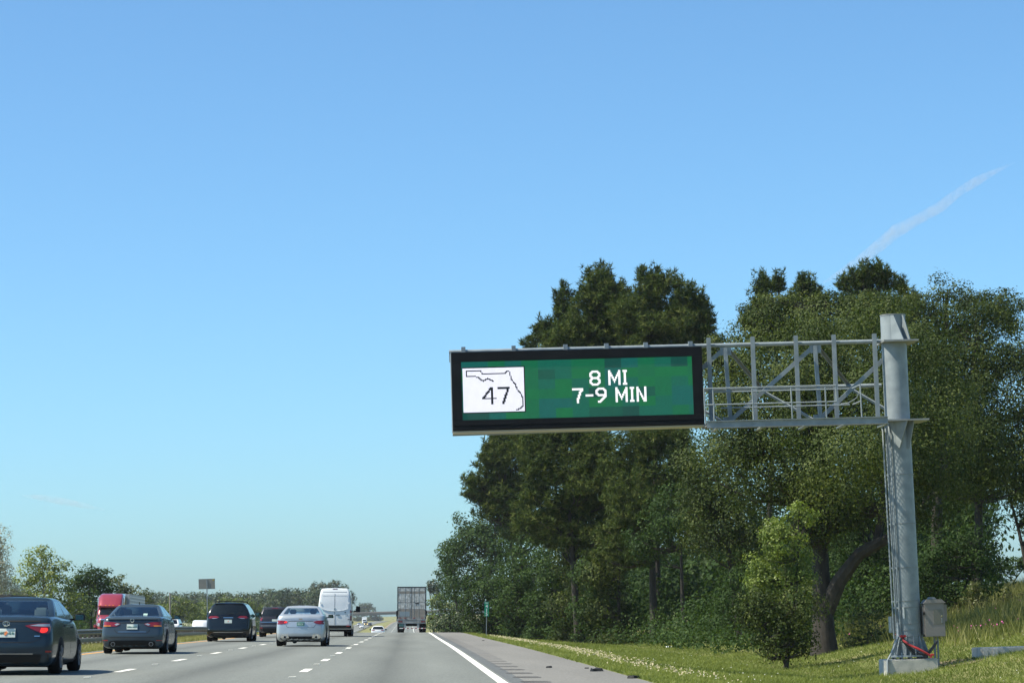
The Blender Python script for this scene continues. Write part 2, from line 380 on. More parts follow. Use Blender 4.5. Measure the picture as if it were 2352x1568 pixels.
# base: plate, stiffeners, bolts, pad
bp = gp(MB().tube([(14.235, 72, -.47), (14.235, 72, -.42)], .58, 24), 'base_plate', smooth=False)
for k in range(12):
    a = 2*PI*k/12+.13; c, s_ = math.cos(a), math.sin(a)
    vs = []
    for t in (-.011, .011):
        for r, z in ((.36, -.42), (.55, -.42), (.55, -.36), (.37, .16)):
            vs.append((14.235+c*r-s_*t, 72+s_*r+c*t, z))
    gp(MB().add(vs, [(0, 1, 2, 3), (4, 7, 6, 5), (0, 4, 5, 1), (1, 5, 6, 2), (2, 6, 7, 3), (3, 7, 4, 0)]), 'stiffener', smooth=False)
    b2 = a+PI/12
    gp(MB().tube([(14.235+.49*math.cos(b2), 72+.49*math.sin(b2), -.55), (14.235+.49*math.cos(b2), 72+.49*math.sin(b2), -.34)], .03, 8), 'anchor_bolt', smooth=False)
gp(MB().box(13.47, 14.9, 71.3, 72.75, -1.6, -.53), 'concrete_pad', M_conc, smooth=False, bevel=.02)
gp(MB().tube([(13.44, 71.28, -1.1), (13.45, 71.28, -.55), (13.62, 71.4, -.3), (13.85, 71.6, .1), (13.87, 71.72, .5)], .03, 8), 'drain_conduit')
def sag(a, b, d, n=14):
    a = Vector(a); b = Vector(b); return [a.lerp(b, t/n)+Vector((0, -.05*math.sin(PI*t/n), -d*math.sin(PI*t/n)*1.0)) for t in range(n+1)]
for i, (d, r) in enumerate(((.42, .028), (.47, .03), (.36, .02))):
    gp(MB().tube([(13.93+.03*i, 71.6, .1)]+sag((13.93+.03*i, 71.5, .02), (14.95, 71.6, -.04-.02*i), d), r, 8), 'cable_loop', M_cable)
gp(MB().tube([(13.95, 71.56, .1), (13.97, 71.48, 0), (14.1, 71.35, -.12), (14.35, 71.28, -.25), (14.55, 71.3, -.36), (14.68, 71.3, -.44), (14.7, 71.3, -.5)], .032, 8), 'red_strap', M_red)
for p_ in ((13.92, 71.5, .12), (14.01, 71.48, .12), (14.74, 71.3, -.42)):
    gp(MB().box(p_[0]-.05, p_[0]+.05, p_[1]-.04, p_[1]+.04, p_[2]-.035, p_[2]+.035), 'red_strap', M_red, smooth=True, bevel=.02)

# the message sign hung on the arm
D = thing('message_sign', 'wide black framed LED message sign showing route 47 on the cantilever arm', 'electronic sign', (5.0, 71.4, 6.23))
def dp(mb, name, m, smooth=False, bevel=0.0):
    mb.v = [(a-5.0, b-71.4, c-6.23) for a, b, c in mb.v]; return mb.go(name, m, D, smooth, bevel)
x0, x1, z0, z1 = 1.38, 8.50, 6.24, 8.46
sx0, sx1, sz0, sz1 = 1.655, 8.20, 6.535, 8.18
dp(MB().box(x0, x1, 71.05, 71.85, z0, z1), 'housing', M_black, bevel=.01)
for nm, b_ in (('bezel', (x0+.02, x1-.02, 71.0, 71.045, sz1, z1-.02)), ('bezel', (x0+.02, x1-.02, 71.0, 71.045, z0+.14, sz0)),
               ('bezel', (x0+.02, sx0, 71.0, 71.045, sz0+.002, sz1-.002)), ('bezel', (sx1, x1-.02, 71.0, 71.045, sz0+.002, sz1-.002))):
    dp(MB().box(*b_), nm, M_black)
dp(MB().box(x0+.03, x1-.03, 71.01, 71.045, z0+.02, z0+.125), 'lower_trim', M_black)
dp(MB().box(x0-.02, x0-.003, 71.05, 71.85, z0, z1+.02), 'side_panel', M_galv)
dp(MB().box(x0-.0, x1, 71.1, 71.85, z0-.045, z0-.004), 'drip_ledge', mat('pale_trim', (.42, .40, .34), .6))
NCOL, NROW = 208, 54
base = np.zeros((NROW, NCOL, 3)); rg = np.random.default_rng(5)
pal = [(.0, .180, .068), (.0, .160, .10), (.0, .115, .072), (.0, .150, .125), (.0, .20, .060), (.0, .085, .062)]
for r in range(0, NROW, 9):
    for c in range(-6, NCOL, 15):
        k = pal[rg.choice(6, p=[.26, .2, .13, .17, .18, .06])]
        if r == 0 and c < 50: k = pal[3] if c != 24 else pal[0]
        base[r:r+9, max(c, 0):c+15] = k
base *= .62*rg.uniform(.93, 1.07, (NROW, NCOL, 1))
G8 = ['..######..', '.########.', '###....###', '##......##', '##......##', '###....###', '.########.', '.########.', '###....###', '##......##', '##......##', '###....###', '.########.', '..######..']
GM = ['##.......##']*2+['###.....###']*2+['####...####']*2+['##.##.##.##']*2+['##..###..##']*2+['##...#...##']*2+['##.......##']*2
GI = ['####']*2+['.##.']*10+['####']*2
G7 = ['##########', '##########', '.......###', '......###.', '......##..', '......##..', '.....###..', '.....##...', '.....##...', '....###...', '....##....', '....##....', '....##....', '....##....']
GD = ['.......']*6+['#######']*2+['.......']*6
G9 = ['..######..', '.########.', '###....###', '##......##', '##......##', '###.....##', '.#########', '..########', '.......###', '......###.', '.....###..', '....###...', '..####....', '..###.....']
GN = ['##.....##']*2+['###....##']*2+['####...##', '##.#...##', '##.##..##', '##.##..##', '##..##.##', '##..##.##', '##...####', '##...####', '##....###', '##....###']
WH = np.array((.95, .95, 1.0))
for gl, c, r in ((G8, 115, 11), (GM, 132, 11), (GI, 145, 11), (G7, 99, 27), (GD, 111, 27), (G9, 120, 27), (GM, 138, 27), (GI, 151, 27), (GN, 157, 27)):
    for j, row in enumerate(gl):
        for i, ch in enumerate(row):
            if ch == '#': base[r+j, c+i] = WH
base[5:48, 1:57] = .002
base[6:47, 1:56] = (.82, .84, .98)
def plot(pts, t=1, col=(.002, .004, .008)):
    for (a, b), (c, d) in zip(pts[:-1], pts[1:]):
        n = int(max(abs(c-a), abs(d-b))*3)+1
        for k in range(n+1):
            x, y = a+(c-a)*k/n, b+(d-b)*k/n
            for dx in range(t):
                for dy in range(max(1, t-1) if t > 1 else 1):
                    xi, yi = int(round(x+dx-(t-1)/2)), int(round(y+dy))
                    if 0 <= xi < NCOL and 0 <= yi < NROW: base[yi, xi] = col
def sp(l): return [((x-268)/25+1, (y-(322-.024*(x-268)))/25+6) for x, y in l]
plot(sp([(355, 378), (660, 374), (705, 428), (1215, 412), (1245, 382), (1305, 380), (1330, 480), (1360, 590), (1430, 670), (1480, 800), (1550, 890), (1590, 1000), (1600, 1170), (1530, 1240), (1440, 1272)]))
plot(sp([(355, 378), (355, 488), (490, 482), (600, 515), (710, 602), (830, 545), (880, 570), (940, 605)]))
plot(sp([(890, 760), (705, 1010), (970, 1005)]), 2); plot(sp([(905, 755), (905, 1125)]), 2)
plot(sp([(1050, 745), (1285, 740), (1150, 1115)]), 2); plot(sp([(1050, 770), (1270, 765)]), 1)
px_, pz_ = (sx1-sx0)/NCOL, (sz1-sz0)/NROW
jj, ii = np.mgrid[0:NROW, 0:NCOL]; cxs = sx0+(ii.ravel()+.5)*px_-5.0; czs = sz1-(jj.ravel()+.5)*pz_-6.23; cols = base.reshape(-1, 3)
N = len(cxs); hw = px_*.45; hh = pz_*.45
V = np.zeros((N, 4, 3)); V[:, :, 1] = 71.028-71.4
for k, (a, b) in enumerate(((-1, -1), (1, -1), (1, 1), (-1, 1))): V[:, k, 0] = cxs+a*hw; V[:, k, 2] = czs+b*hh
def quads(name, V, mtl, parent=None, attr=None, cattr=None):
    n = len(V); nv = V.shape[1]; me = bpy.data.meshes.new(name); me.vertices.add(n*nv); me.vertices.foreach_set('co', V.reshape(-1).astype(np.float32))
    me.loops.add(n*nv); me.loops.foreach_set('vertex_index', np.arange(n*nv, dtype=np.int32))
    me.polygons.add(n); me.polygons.foreach_set('loop_start', np.arange(0, n*nv, nv, dtype=np.int32))
    if attr is not None:
        a = me.attributes.new('tint', 'FLOAT', 'FACE'); a.data.foreach_set('value', attr.astype(np.float32))
    if cattr is not None:
        a = me.attributes.new('glow', 'FLOAT_COLOR', 'FACE'); a.data.foreach_set('color', np.c_[cattr, np.ones(n)].astype(np.float32).ravel())
    me.materials.append(mtl); me.update(calc_edges=True)
    return link(name, me, parent)
M_led = bpy.data.materials.new('led_dots'); M_led.use_nodes = True
n_ = M_led.node_tree.nodes; a_ = n_.new('ShaderNodeAttribute'); a_.attribute_name = 'glow'; b_ = n_['Principled BSDF']
b_.inputs['Base Color'].default_value = (.01, .012, .012, 1); b_.inputs['Roughness'].default_value = .6
M_led.node_tree.links.new(a_.outputs['Color'], b_.inputs['Emission Color']); b_.inputs['Emission Strength'].default_value = .85
dp(MB().box(sx0, sx1, 71.034, 71.048, sz0, sz1), 'screen', M_black)
so_ = quads('led_dots', V, M_led, D, cattr=cols); so_['kind'] = 'stuff'

# cabinet beside the upright
M_cab = mat('brown_grey_cabinet', (.27, .24, .22), .55, .05, col2=(.24, .215, .195), scale=3)
CBX = thing('equipment_cabinet', 'brown grey metal equipment cabinet on two posts right of the round upright', 'cabinet', (14.95, 71.9, -.9))
def cp(mb, name, m, bevel=0.0, smooth=False):
    mb.v = [(a-14.95, b-71.9, c+.9) for a, b, c in mb.v]; return mb.go(name, m, CBX, smooth, bevel)
cp(MB().box(14.64, 15.22, 71.65, 72.1, .08, 1.02), 'body', M_cab, .012)
cp(MB().box(14.60, 14.638, 71.7, 72.1, .15, .95), 'side_cover', M_cab, .008)
cp(MB().prism([(14.62, 1.02), (15.26, 1.02), (15.14, 1.13), (14.72, 1.13)], 1, 71.62, 72.12), 'roof', M_cab)
cp(MB().prism([(14.78, 1.135), (15.02, 1.135), (14.95, 1.2), (14.84, 1.2)], 1, 71.7, 72.0), 'vent_cap', M_galv2)
cp(MB().box(15.223, 15.30, 71.72, 72.05, .5, .98), 'side_box', M_cab, .01)
cp(MB().box(14.90, 15.16, 71.642, 71.649, .42, .85), 'door_panel', mat('olive_grey_panel', (.17, .16, .13), .5))
h_ = cp(MB().tube([(15.12, 71.635, .66), (15.12, 71.63, .66), (15.12, 71.6, .66)], .02, 10), 'latch', mat('chrome', (.8, .8, .8), .12, 1.0))
cp(MB().box(15.115, 15.135, 71.62, 71.64, .46, .6), 'handle', M_galv)
for x in (14.94, 15.03): cp(MB().box(x-.022, x+.022, 71.85, 71.92, -1.2, .08), 'post', M_galv, .004)
cp(MB().box(14.6, 14.64, 71.6, 71.68, .7, .78), 'hinge', M_dark)
# low concrete kerb at the far right
K = thing('concrete_slab', 'low pale concrete slab edge sunk in the grass at the right', 'slab', (16.9, 72, -.4))
MB().box(-.62, 2.6, 0, 1.2, -.5, .11).go('slab_body', M_conc, K, bevel=.015)
MB().box(-.56, -.42, -.05, -.004, -.35, .06).go('end_rib', M_conc, K, bevel=.01); MB().box(-.28, -.12, -.05, -.004, -.3, .08).go('end_rib', M_conc, K, bevel=.01)

# ------------------------------------------------------------------ mile marker and other signs
M_green = mat('green_sign_face', (.0, .22, .13), .45, col2=(.0, .19, .11), scale=6)
M_letter = mat('white_lettering', (.8, .82, .8), .5)
p = at(1115.6, 1414.6, 161); mx_, mz_ = p.x, p.z
MK = thing('mile_marker', 'narrow green mile 415 marker on thin post at the shoulder edge', 'road sign', (mx_, 161, gz(mx_, 161)), rot=(0, math.radians(2.5), 0))
hz = mz_-gz(mx_, 161)
MB().bar((0, .03, -.3), (0, .03, hz+.85), .045, .03).go('post', M_galv, MK)
MB().box(-.14, .14, 0, .012, hz, hz+.92).go('panel', M_green, MK, bevel=.003)
text_mesh('MILE', .1, M_letter, MK, (0, -.004, hz+.84), (PI/2, 0, 0), ext=.002)
for s_, zz in (('4', .63), ('1', .38), ('5', .13)): text_mesh(s_, .30, M_letter, MK, (0, -.004, hz+zz), (PI/2, 0, 0), ext=.002)
M_signback = mat('sign_back_aluminium', (.23, .22, .20), .55, .3, col2=(.19, .19, .175), scale=1.5)
p0 = at(475.5, 1352, 225); gzv = gz(p0.x, 225)
SB = thing('road_sign_back', 'plain grey back of a rectangular road sign standing in the median', 'road sign', (p0.x, 225, gzv))
MB().box(-.73, .71, 0, .02, p0.z-gzv, p0.z-gzv+.9).go('panel', M_signback, SB)
MB().bar((0, -.04, -.3), (0, -.04, p0.z-gzv+.88), .09, .05).go('post', M_galv, SB)
MB().box(.5, .66, -.012, -.002, p0.z-gzv+.72, p0.z-gzv+.84).go('sticker', mat('yellow_sticker', (.35, .28, .04), .6), SB)
p0 = at(390, 1360, 330)
UP = thing('utility_pole', 'faint grey utility pole among trees left of the median sign', 'pole', (p0.x, 330, gz(p0.x, 330)))
MB().tube([(0, 0, -.5), (0, 0, p0.z-gz(p0.x, 330))], [.13, .1], 8).go('pole_shaft', mat('weathered_pole', (.22, .2, .17), .8), UP)

# ------------------------------------------------------------------ guardrail
M_rail = mat('guardrail_steel', (.20, .205, .20), .5, .3, col2=(.13, .13, .12), scale=1.3)
M_post = mat('dark_timber_post', (.07, .06, .05), .9, col2=(.12, .11, .1), scale=3)
GR = thing('guardrail', 'long steel w beam guardrail on posts along the far side of the median', 'guardrail', (-17, 95, gz(-17, 95)))
ox, oy, oz = GR.location
gys = list(np.arange(95, 620, 5.0))
def railx(y): return -17.0+oshift(y)
def sweep(prof2, name, m):
    mb = MB(); n = len(prof2); vs = []; fs = []
    for y in gys:
        X = railx(y); Z = gz(X, y)
        vs += [(X+a-ox, y-oy, Z+b-oz) for a, b in prof2]
    for j in range(len(gys)-1):
        for i in range(n): fs.append((j*n+i, j*n+(i+1) % n, (j+1)*n+(i+1) % n, (j+1)*n+i))
    mb.add(vs, fs); mb.go(name, m, GR, smooth=False)
wb = [(.0, .86), (.07, .82), (.08, .77), (.0, .71), (.08, .65), (.07, .6), (0, .56)]
sweep(wb+[(a-.02, b) for a, b in reversed(wb)], 'rail_beam', M_rail)
rb = [(.0, .40), (.05, .37), (.05, .2), (0, .17)]
sweep(rb+[(a-.02, b) for a, b in reversed(rb)], 'rub_rail', M_rail)
me_post = None
y = 95.0
for i in range(190):
    X = railx(y); o = None
    if me_post is None:
        o = MB().box(-.17, -.03, -.09, .09, -.3, .84).go('post', M_post, GR); me_post = o.data
    else: o = link('post', me_post, GR)
    o.location = (X-ox, y-oy, gz(X, y)-oz); y += 1.905

# ------------------------------------------------------------------ overpass far ahead
M_bridge = mat('bridge_concrete', (.17, .16, .145), .85, col2=(.13, .125, .115), scale=.3)
BY = 1900
pL = at(560, 1408, BY); pR = at(1300, 1401, BY); zt = at(860, 1404.3, BY).z
BR = thing('overpass_bridge', 'long low concrete road bridge crossing the motorway in the distance', 'bridge', (0, BY, prof(BY)))
zb = zt-prof(BY)
MB().box(pL.x, pR.x, 0, 12, zb-1.1, zb-.7).go('deck', M_bridge, BR)
MB().box(pL.x, pR.x, -.15, .15, zb-.7, zb+.05).go('parapet', mat('parapet', (.26, .21, .19), .85), BR)
for yy in (.6, 3.4, 6.2, 9.0): MB().box(pL.x, pR.x, yy, yy+.6, zb-2.35, zb-1.1).go('girder', M_bridge, BR)
for px in (912, 770, 1010, 650):
    X = at(px, 1405, BY).x
    for yy in (2, 6, 10): MB().tube([(X, yy, -2), (X, yy, zb-2.9)], .55, 10).go('pier', M_bridge, BR, smooth=True)
    MB().box(X-.7, X+.7, .8, 11.4, zb-2.9, zb-2.35).go('pier_cap', M_bridge, BR)

# ------------------------------------------------------------------ vehicles
M_tyre = mat('tyre_rubber', (.013, .013, .014), .9, bump=.2, bscale=30, spec=.1)
M_rim = mat('alloy_rim', (.45, .46, .48), .3, .9)
M_chrome = mat('chrome_trim', (.75, .76, .78), .12, 1.0)
M_plastic = mat('black_plastic', (.010, .011, .012), .6, spec=.2)
M_under = mat('underbody', (.006, .006, .007), .95, spec=.05)
M_lens = mat('red_lens', (.20, .005, .008), .12, coat=1.0)
M_lens_d = mat('dark_red_lens', (.13, .006, .01), .15, coat=1.0)
M_brake = mat('lit_brake_lamp', (.5, .01, .01), .2, emit=(1, .03, .02), estr=.9)
M_clear = mat('clear_lens', (.42, .44, .46), .1, .4, coat=1.0)
M_plate = mat('licence_plate', (.62, .66, .64), .5, col2=(.5, .58, .52), scale=12)
M_plate_g = mat('green_licence_plate', (.06, .19, .15), .5, col2=(.12, .22, .2), scale=9)
M_ptext = mat('plate_lettering', (.03, .16, .1), .5)
M_orange = mat('orange_emblem', (.7, .2, .06), .5)
M_seat = mat('pale_seat_fabric', (.42, .44, .42), .9)
M_seat_d = mat('dark_seat_fabric', (.04, .045, .05), .9)
M_dash = mat('dashboard', (.03, .03, .035), .8)
M_glass = glass('tinted_glass', (.74, .86, .86), .03)
M_glass_d = glass('privacy_glass', (.06, .07, .075), .5)
M_amber = mat('amber_lens', (.6, .2, .02), .2, emit=(1, .35, .05), estr=.25)
M_reflect = mat('red_reflector', (.3, .01, .01), .3)
M_paper = mat('white_sticker', (.7, .72, .68), .6)

def ring(w, yr, yf, zf, br=.0, bf=.0, cr=.12, cf=.25, NR=10, NC=4, NS=20, tr=0.0, tf=0.0):
    """closed outline seen from above, starting at the rear left, going right, forward, left, back"""
    pts = []
    def wid(y):
        t = (y-yr)/(yf-yr); return w*(1-tr*max(0, .25-t)/.25-tf*max(0, t-.7)/.3)
    wr = wid(yr)-cr
    for i in range(NR): x = -wr+2*wr*i/NR; pts.append((x, yr-br*(1-(x/max(w, .01))**2)))
    yc = yr-br*(1-(wr/max(w, .01))**2)
    for i in range(NC):
        a = -PI/2+PI/2*i/NC; X = wid(yr+cr)-cr; pts.append((X+cr*math.cos(a), yc+cr+cr*math.sin(a)))
    ya, yb = yc+cr, yf-cf
    for i in range(NS): y = ya+(yb-ya)*i/NS; pts.append((wid(y), y))
    for i in range(NC):
        a = PI/2*i/NC; X = wid(yb)-cf; pts.append((X+cf*math.cos(a), yf-cf+cf*math.sin(a)))
    wf = wid(yb)-cf
    for i in range(NR): x = wf-2*wf*i/NR; pts.append((x, yf+bf*(1-(x/max(w, .01))**2)))
    for i in range(NC):
        a = PI/2+PI/2*i/NC; X = -(wid(yb)-cf); pts.append((X+cf*math.cos(a), yf-cf+cf*math.sin(a)))
    for i in range(NS): y = yb-(yb-ya)*i/NS; pts.append((-wid(y), y))
    for i in range(NC):
        a = PI+PI/2*i/NC; X = -(wid(yr+cr)-cr); pts.append((X+cr*math.cos(a), yc+cr+cr*math.sin(a)))
    return [(x, y, zf(y)) for x, y in pts]
def stack(rings, close_top=True, close_bot=True):
    n = len(rings[0]); v = [p for r in rings for p in r]; f = []
    for k in range(len(rings)-1):
        for i in range(n): f.append((k*n+i, k*n+(i+1) % n, (k+1)*n+(i+1) % n, (k+1)*n+i))
    if close_bot: f.append(tuple(reversed(range(n))))
    if close_top: f.append(tuple((len(rings)-1)*n+i for i in range(n)))
    return v, f
def mesh_obj(name, v, f, m, parent, smooth=True, ang=50):
    me = bpy.data.meshes.new(name); me.from_pydata(v, [], f); me.materials.append(m)
    bm = bmesh.new(); bm.from_mesh(me); bmesh.ops.remove_doubles(bm, verts=bm.verts, dist=1e-4); bmesh.ops.recalc_face_normals(bm, faces=bm.faces); bm.to_mesh(me); bm.free()
    if smooth:
        me.shade_smooth()
        try: me.set_sharp_from_angle(angle=math.radians(ang))
        except Exception: pass
    return link(name, me, parent)
def bvh_of(v, f): return BVHTree.FromPolygons([Vector(p) for p in v], f)
def decal(name, poly, tree, m, parent, axis='rear', off=.008, thick=.025, res=.09):
    bm = bmesh.new(); vs = [bm.verts.new((a, b, 0)) for a, b in poly]; bm.faces.new(vs)
    bmesh.ops.triangulate(bm, faces=bm.faces[:])
    for _ in range(3):
        e = [e for e in bm.edges if e.calc_length() > res]
        if not e: break
        bmesh.ops.subdivide_edges(bm, edges=e, cuts=1, use_grid_fill=False); bmesh.ops.triangulate(bm, faces=bm.faces[:])
    if axis == 'rear': mk = lambda a, b: (Vector((a, -6, b)), Vector((0, 1, 0)))
    elif axis == 'front': mk = lambda a, b: (Vector((a, 16, b)), Vector((0, -1, 0)))
    elif axis == 'right': mk = lambda a, b: (Vector((6, a, b)), Vector((-1, 0, 0)))
    elif axis == 'left': mk = lambda a, b: (Vector((-6, a, b)), Vector((1, 0, 0)))
    else: mk = lambda a, b: (Vector((a, b, 9)), Vector((0, 0, -1)))
    last = None; miss = []; d = None
    for q in bm.verts:
        o, d = mk(q.co.x, q.co.y); h = tree.ray_cast(o, d)
        if h[0] is None: miss.append((q, o)); continue
        q.co = h[0]-d*off; last = q.co.copy()
    for q, o in miss:
        near = tree.find_nearest(Vector((o.x if abs(d.x) < .5 else (last.x if last else 0), last.y if (last and abs(d.y) > .5) else o.y, o.z)))[0]
        q.co = (near if near else o)-d*off
    be = [e for e in bm.edges if e.is_boundary]; r = bmesh.ops.extrude_edge_only(bm, edges=be)
    for q in r['geom']:
        if isinstance(q, bmesh.types.BMVert): q.co += d*thick
    bmesh.ops.recalc_face_normals(bm, faces=bm.faces)
    me = bpy.data.meshes.new(name); bm.to_mesh(me); bm.free(); me.materials.append(m); me.shade_smooth()
    try: me.set_sharp_from_angle(angle=math.radians(45))
    except Exception: pass
    return link(name, me, parent)
def rect(x0, x1, z0, z1): return [(x0, z0), (x1, z0), (x1, z1), (x0, z1)]
_wheel = {}
def wheel(parent, x, y, r, wd, right=True):
    key = (r, wd)
    if key not in _wheel:
        mb = MB(); prof_ = [(-wd/2, r*.7), (-wd/2, r*.93), (-wd/2+.025, r), (wd/2-.025, r), (wd/2, r*.93), (wd/2, r*.7)]
        n = 28; vs = []; fs = []
        for k in range(n):
            a = 2*PI*k/n; vs += [(q[0], math.cos(a)*q[1], math.sin(a)*q[1]) for q in prof_]
        for k in range(n):
            for i in range(5): a = k*6+i; b = ((k+1) % n)*6+i; fs.append((a, b, b+1, a+1))
        t = mesh_obj('wheel', vs, fs, M_tyre, None)
        rb_ = MB(); rb_.tube([(wd/2-.05, 0, 0), (wd/2-.02, 0, 0)], [r*.7, r*.7], 24); 
        for k in range(7):
            a = 2*PI*k/7; rb_.bar((wd/2-.012, 0, 0), (wd/2-.012, math.cos(a)*r*.66, math.sin(a)*r*.66), .02, .06, (1, 0, 0))
        rb_.tube([(wd/2-.03, 0, 0), (wd/2, 0, 0)], r*.17, 12)
        rim = rb_.go('rim', M_rim, None)
        _wheel[key] = (t.data, rim.data); bpy.data.objects.remove(t); bpy.data.objects.remove(rim)
    a = link('wheel', _wheel[key][0], parent); a.location = (x, y, r); b = link('rim', _wheel[key][1], a)
    if not right: a.rotation_euler = (0, 0, PI)
    return a
def interp(tab): return lambda y: float(np.interp(y, [t[0] for t in tab], [t[1] for t in tab]))
def place(name, label, x, y, yaw=0.0, group=None, cat='car', opp_=False):
    z = (prof(y)-.4-S*max(x, -34)) if opp_ else rz(x, y)
    # pitch follows the road
    dz = math.atan2(prof(y+5)-prof(y), 5)
    o = thing(name, label, cat, (x, y, z+.006), group); o.rotation_euler = Matrix.Rotation(math.radians(1.7), 3, 'Y').to_euler()
    M = Matrix.Rotation(math.radians(1.7), 4, 'Y') @ Matrix.Rotation(dz, 4, 'X') @ Matrix.Rotation(yaw, 4, 'Z')
    o.rotation_euler = M.to_euler(); return o
def mirror_obj(parent, x, y, z, m, side=1, s=1.0):
    r = ring(.13*s, y-.05*s, y+.08*s, lambda q: z-.07*s, .01, .02, .04*s, .05*s, 4, 2, 2); r2 = [(a*1.0, b, z+.02*s) for a, b, c in r]
    r3 = [(a*.8, y+(b-y)*.8, z+.09*s) for a, b, c in r]; v, f = stack([r, r2, r3]); v = [(side*(x+.12*s)+a, b, c) for a, b, c in v]
    q = mesh_obj('mirror', v, f, m, parent); MB().bar((side*(x-.12), y+.03, z-.06*s), (side*(x+.08), y+.03, z-.04*s), .05, .04).go('mirror_arm', M_plastic, q)
    MB().box(side*(x+.12*s)-.1*s, side*(x+.12*s)+.1*s, y-.075*s, y-.062*s, z-.055*s, z+.06*s).go('mirror_glass', M_glass_mirror, q)
M_glass_mirror = mat('mirror_glass', (.10, .16, .17), .05, 1.0)

def build_car(root, P):
    """P: dictionary of proportions; car local frame: y=0 rear bumper, +y forward, x across"""
    W, L = P['W'], P['L']; deck = interp(P['deck']); pm = P['paint']
    zw = P.get('waist', .62); lev = P['lower']; rings = []
    for (z, wf, yr, yf) in lev: rings.append(ring(W*wf, yr, L-yf, lambda y, z=z: z, P.get('bow', .10), .12, P.get('cr', .16), .45, tr=P.get('tr', .05), tf=.10))
    for (fr, wf, yr, yf) in P['upper']: rings.append(ring(W*wf, yr, L-yf, lambda y, fr=fr: zw+(deck(y)-zw)*fr, P.get('bow', .10), .10, P.get('cr', .16), .45, tr=P.get('tr', .05), tf=.12))
    last = P['upper'][-1]
    for q, h in ((.86, .012), (.55, .03), (.2, .04), (.02, .042)):
        rings.append(ring(max(W*last[1]*q, .012), last[2]+(1-q)*.10, L-last[3]-(1-q)*.15, lambda y, h=h: deck(y)+h, P.get('bow', .10)*q, .08*q, .1*q+.001, .3*q*last[1]*W+.001, tr=.04, tf=.1))
    v, f = stack(rings); body = mesh_obj('body', v, f, pm, root); T = bvh_of(v, f)
    # cabin as a stack of rings with glass bands
    C = P['cabin']; cr = []
    for (z, wd, yr, yf) in C: cr.append(ring(wd, yr, yf, lambda y, z=z: z, P.get('cbow', .06), .12, .10 if z < C[-1][0] else .09, .14, NS=20, tr=0, tf=0))
    zt = C[-1][0]; wt, yrt, yft = C[-1][1:]
    for q, h in ((.93, .022), (.8, .036), (.5, .05), (.2, .056), (.02, .057)):
        cr.append(ring(max(wt*q, .012), yrt+(1-q)*.14, yft-(1-q)*.3, lambda y, h=h: zt+h*P.get('crown', 1), .05*q, .08*q, .07*q+.001, .12*q+.001))
    n = len(cr[0]); cv = [p for r in cr for p in r]; paintf = []; gl = {'rear_window': [], 'windshield': [], 'side_window': [], 'side_window_b': []}
    gb = P.get('glass_bands', (1, 2)); NR, NC, NS = 10, 4, 20
    for k in range(len(cr)-1):
        for i in range(n):
            fc = (k*n+i, k*n+(i+1) % n, (k+1)*n+(i+1) % n, (k+1)*n+i); sect = None
            if gb[0] <= k <= gb[1]:
                a = i
                if 0 <= a < NR: sect = 'rear_window'
                elif NR+NC <= a < NR+NC+NS:
                    s_ = a-NR-NC
                    if P.get('c_p', 3) <= s_ <= 18 and s_ not in P.get('b_p', (11,)): sect = 'side_window'
                elif NR+2*NC+NS <= a < 2*NR+2*NC+NS: sect = 'windshield'
                elif 2*NR+3*NC+NS <= a < 2*NR+3*NC+2*NS:
                    s_ = 19-(a-(2*NR+3*NC+NS))
                    if P.get('c_p', 3) <= s_ <= 18 and s_ not in P.get('b_p', (11,)): sect = 'side_window_b'
            if sect: gl[sect].append(fc)
            else: paintf.append(fc)
    paintf.append(tuple((len(cr)-1)*n+i for i in range(n)))
    def sub(name, fs, m, inset=0):
        used = sorted({i for q in fs for i in q}); mp = {u: i for i, u in enumerate(used)}
        return mesh_obj(name, [cv[u] for u in used], [tuple(mp[i] for i in q) for q in fs], m, root)
    sub('roof', paintf, pm)
    gm = P.get('glass', M_glass)
    for k, fs in gl.items():
        if fs: sub(k.replace('_b', ''), fs, gm if k != 'windshield' else M_glass)
    CT = bvh_of(cv, [tuple(q) for fs in list(gl.values())+[paintf] for q in fs])
    # black frame line around rear glass
    # interior
    sm = P.get('seat', M_seat_d); yb = P.get('bench_y', C[0][2]+.55); dz = deck(1.5)
    MB().box(-W*.78, W*.78, yb, yb+.15, .5, dz+.02).go('rear_bench', M_seat_d, root, bevel=.03)
    for x in (-.38, .38):
        s_ = MB().box(x-.22, x+.22, yb+1.0, yb+1.12, .5, dz+.05).go('seat', sm if sm is not M_seat else M_seat_d, root, bevel=.04)
        MB().box(x-.12, x+.12, yb+1.0, yb+1.1, dz+.07, dz+.25).go('headrest', M_seat_d, s_, bevel=.03)
    if P.get('rear_rests'):
        for x in P['rear_rests']: MB().box(x-.13, x+.13, yb-.02, yb+.08, dz+.02, dz+.20).go('headrest', M_seat, root, bevel=.035)
    MB().box(-W*.8, W*.8, yb+1.85, yb+2.0, .5, dz-.02).go('dashboard', M_dash, root)
    # wheels and arches
    r = P.get('wr', .33); tw = P.get('tw', .225)
    for yy in P['axles']:
        for sd, ax in ((1, 'right'), (-1, 'left')):
            arch = [(yy+math.cos(a)*(r+.055), r+math.sin(a)*(r+.055)) for a in np.linspace(-.25*PI*.55, PI+.25*PI*.55, 20)]
            arch = [(a, max(b, lev[0][0]+.02)) for a, b in arch]
            decal('wheel_arch', arch, T, M_dark, root, ax, off=.004, thick=.02)
            wheel(root, sd*(W*P.get('track', .985)-tw/2+.012), yy, r, tw, sd > 0)
    MB().box(-W*.82, W*.82, .35, L-.5, lev[0][0]-.02, lev[0][0]+.1).go('underbody', M_under, root)
    MB().tube([(-.25, .55, lev[0][0]-.01), (-.25, 1.3, lev[0][0]-.01)], .07, 10).go('silencer', M_under, root)
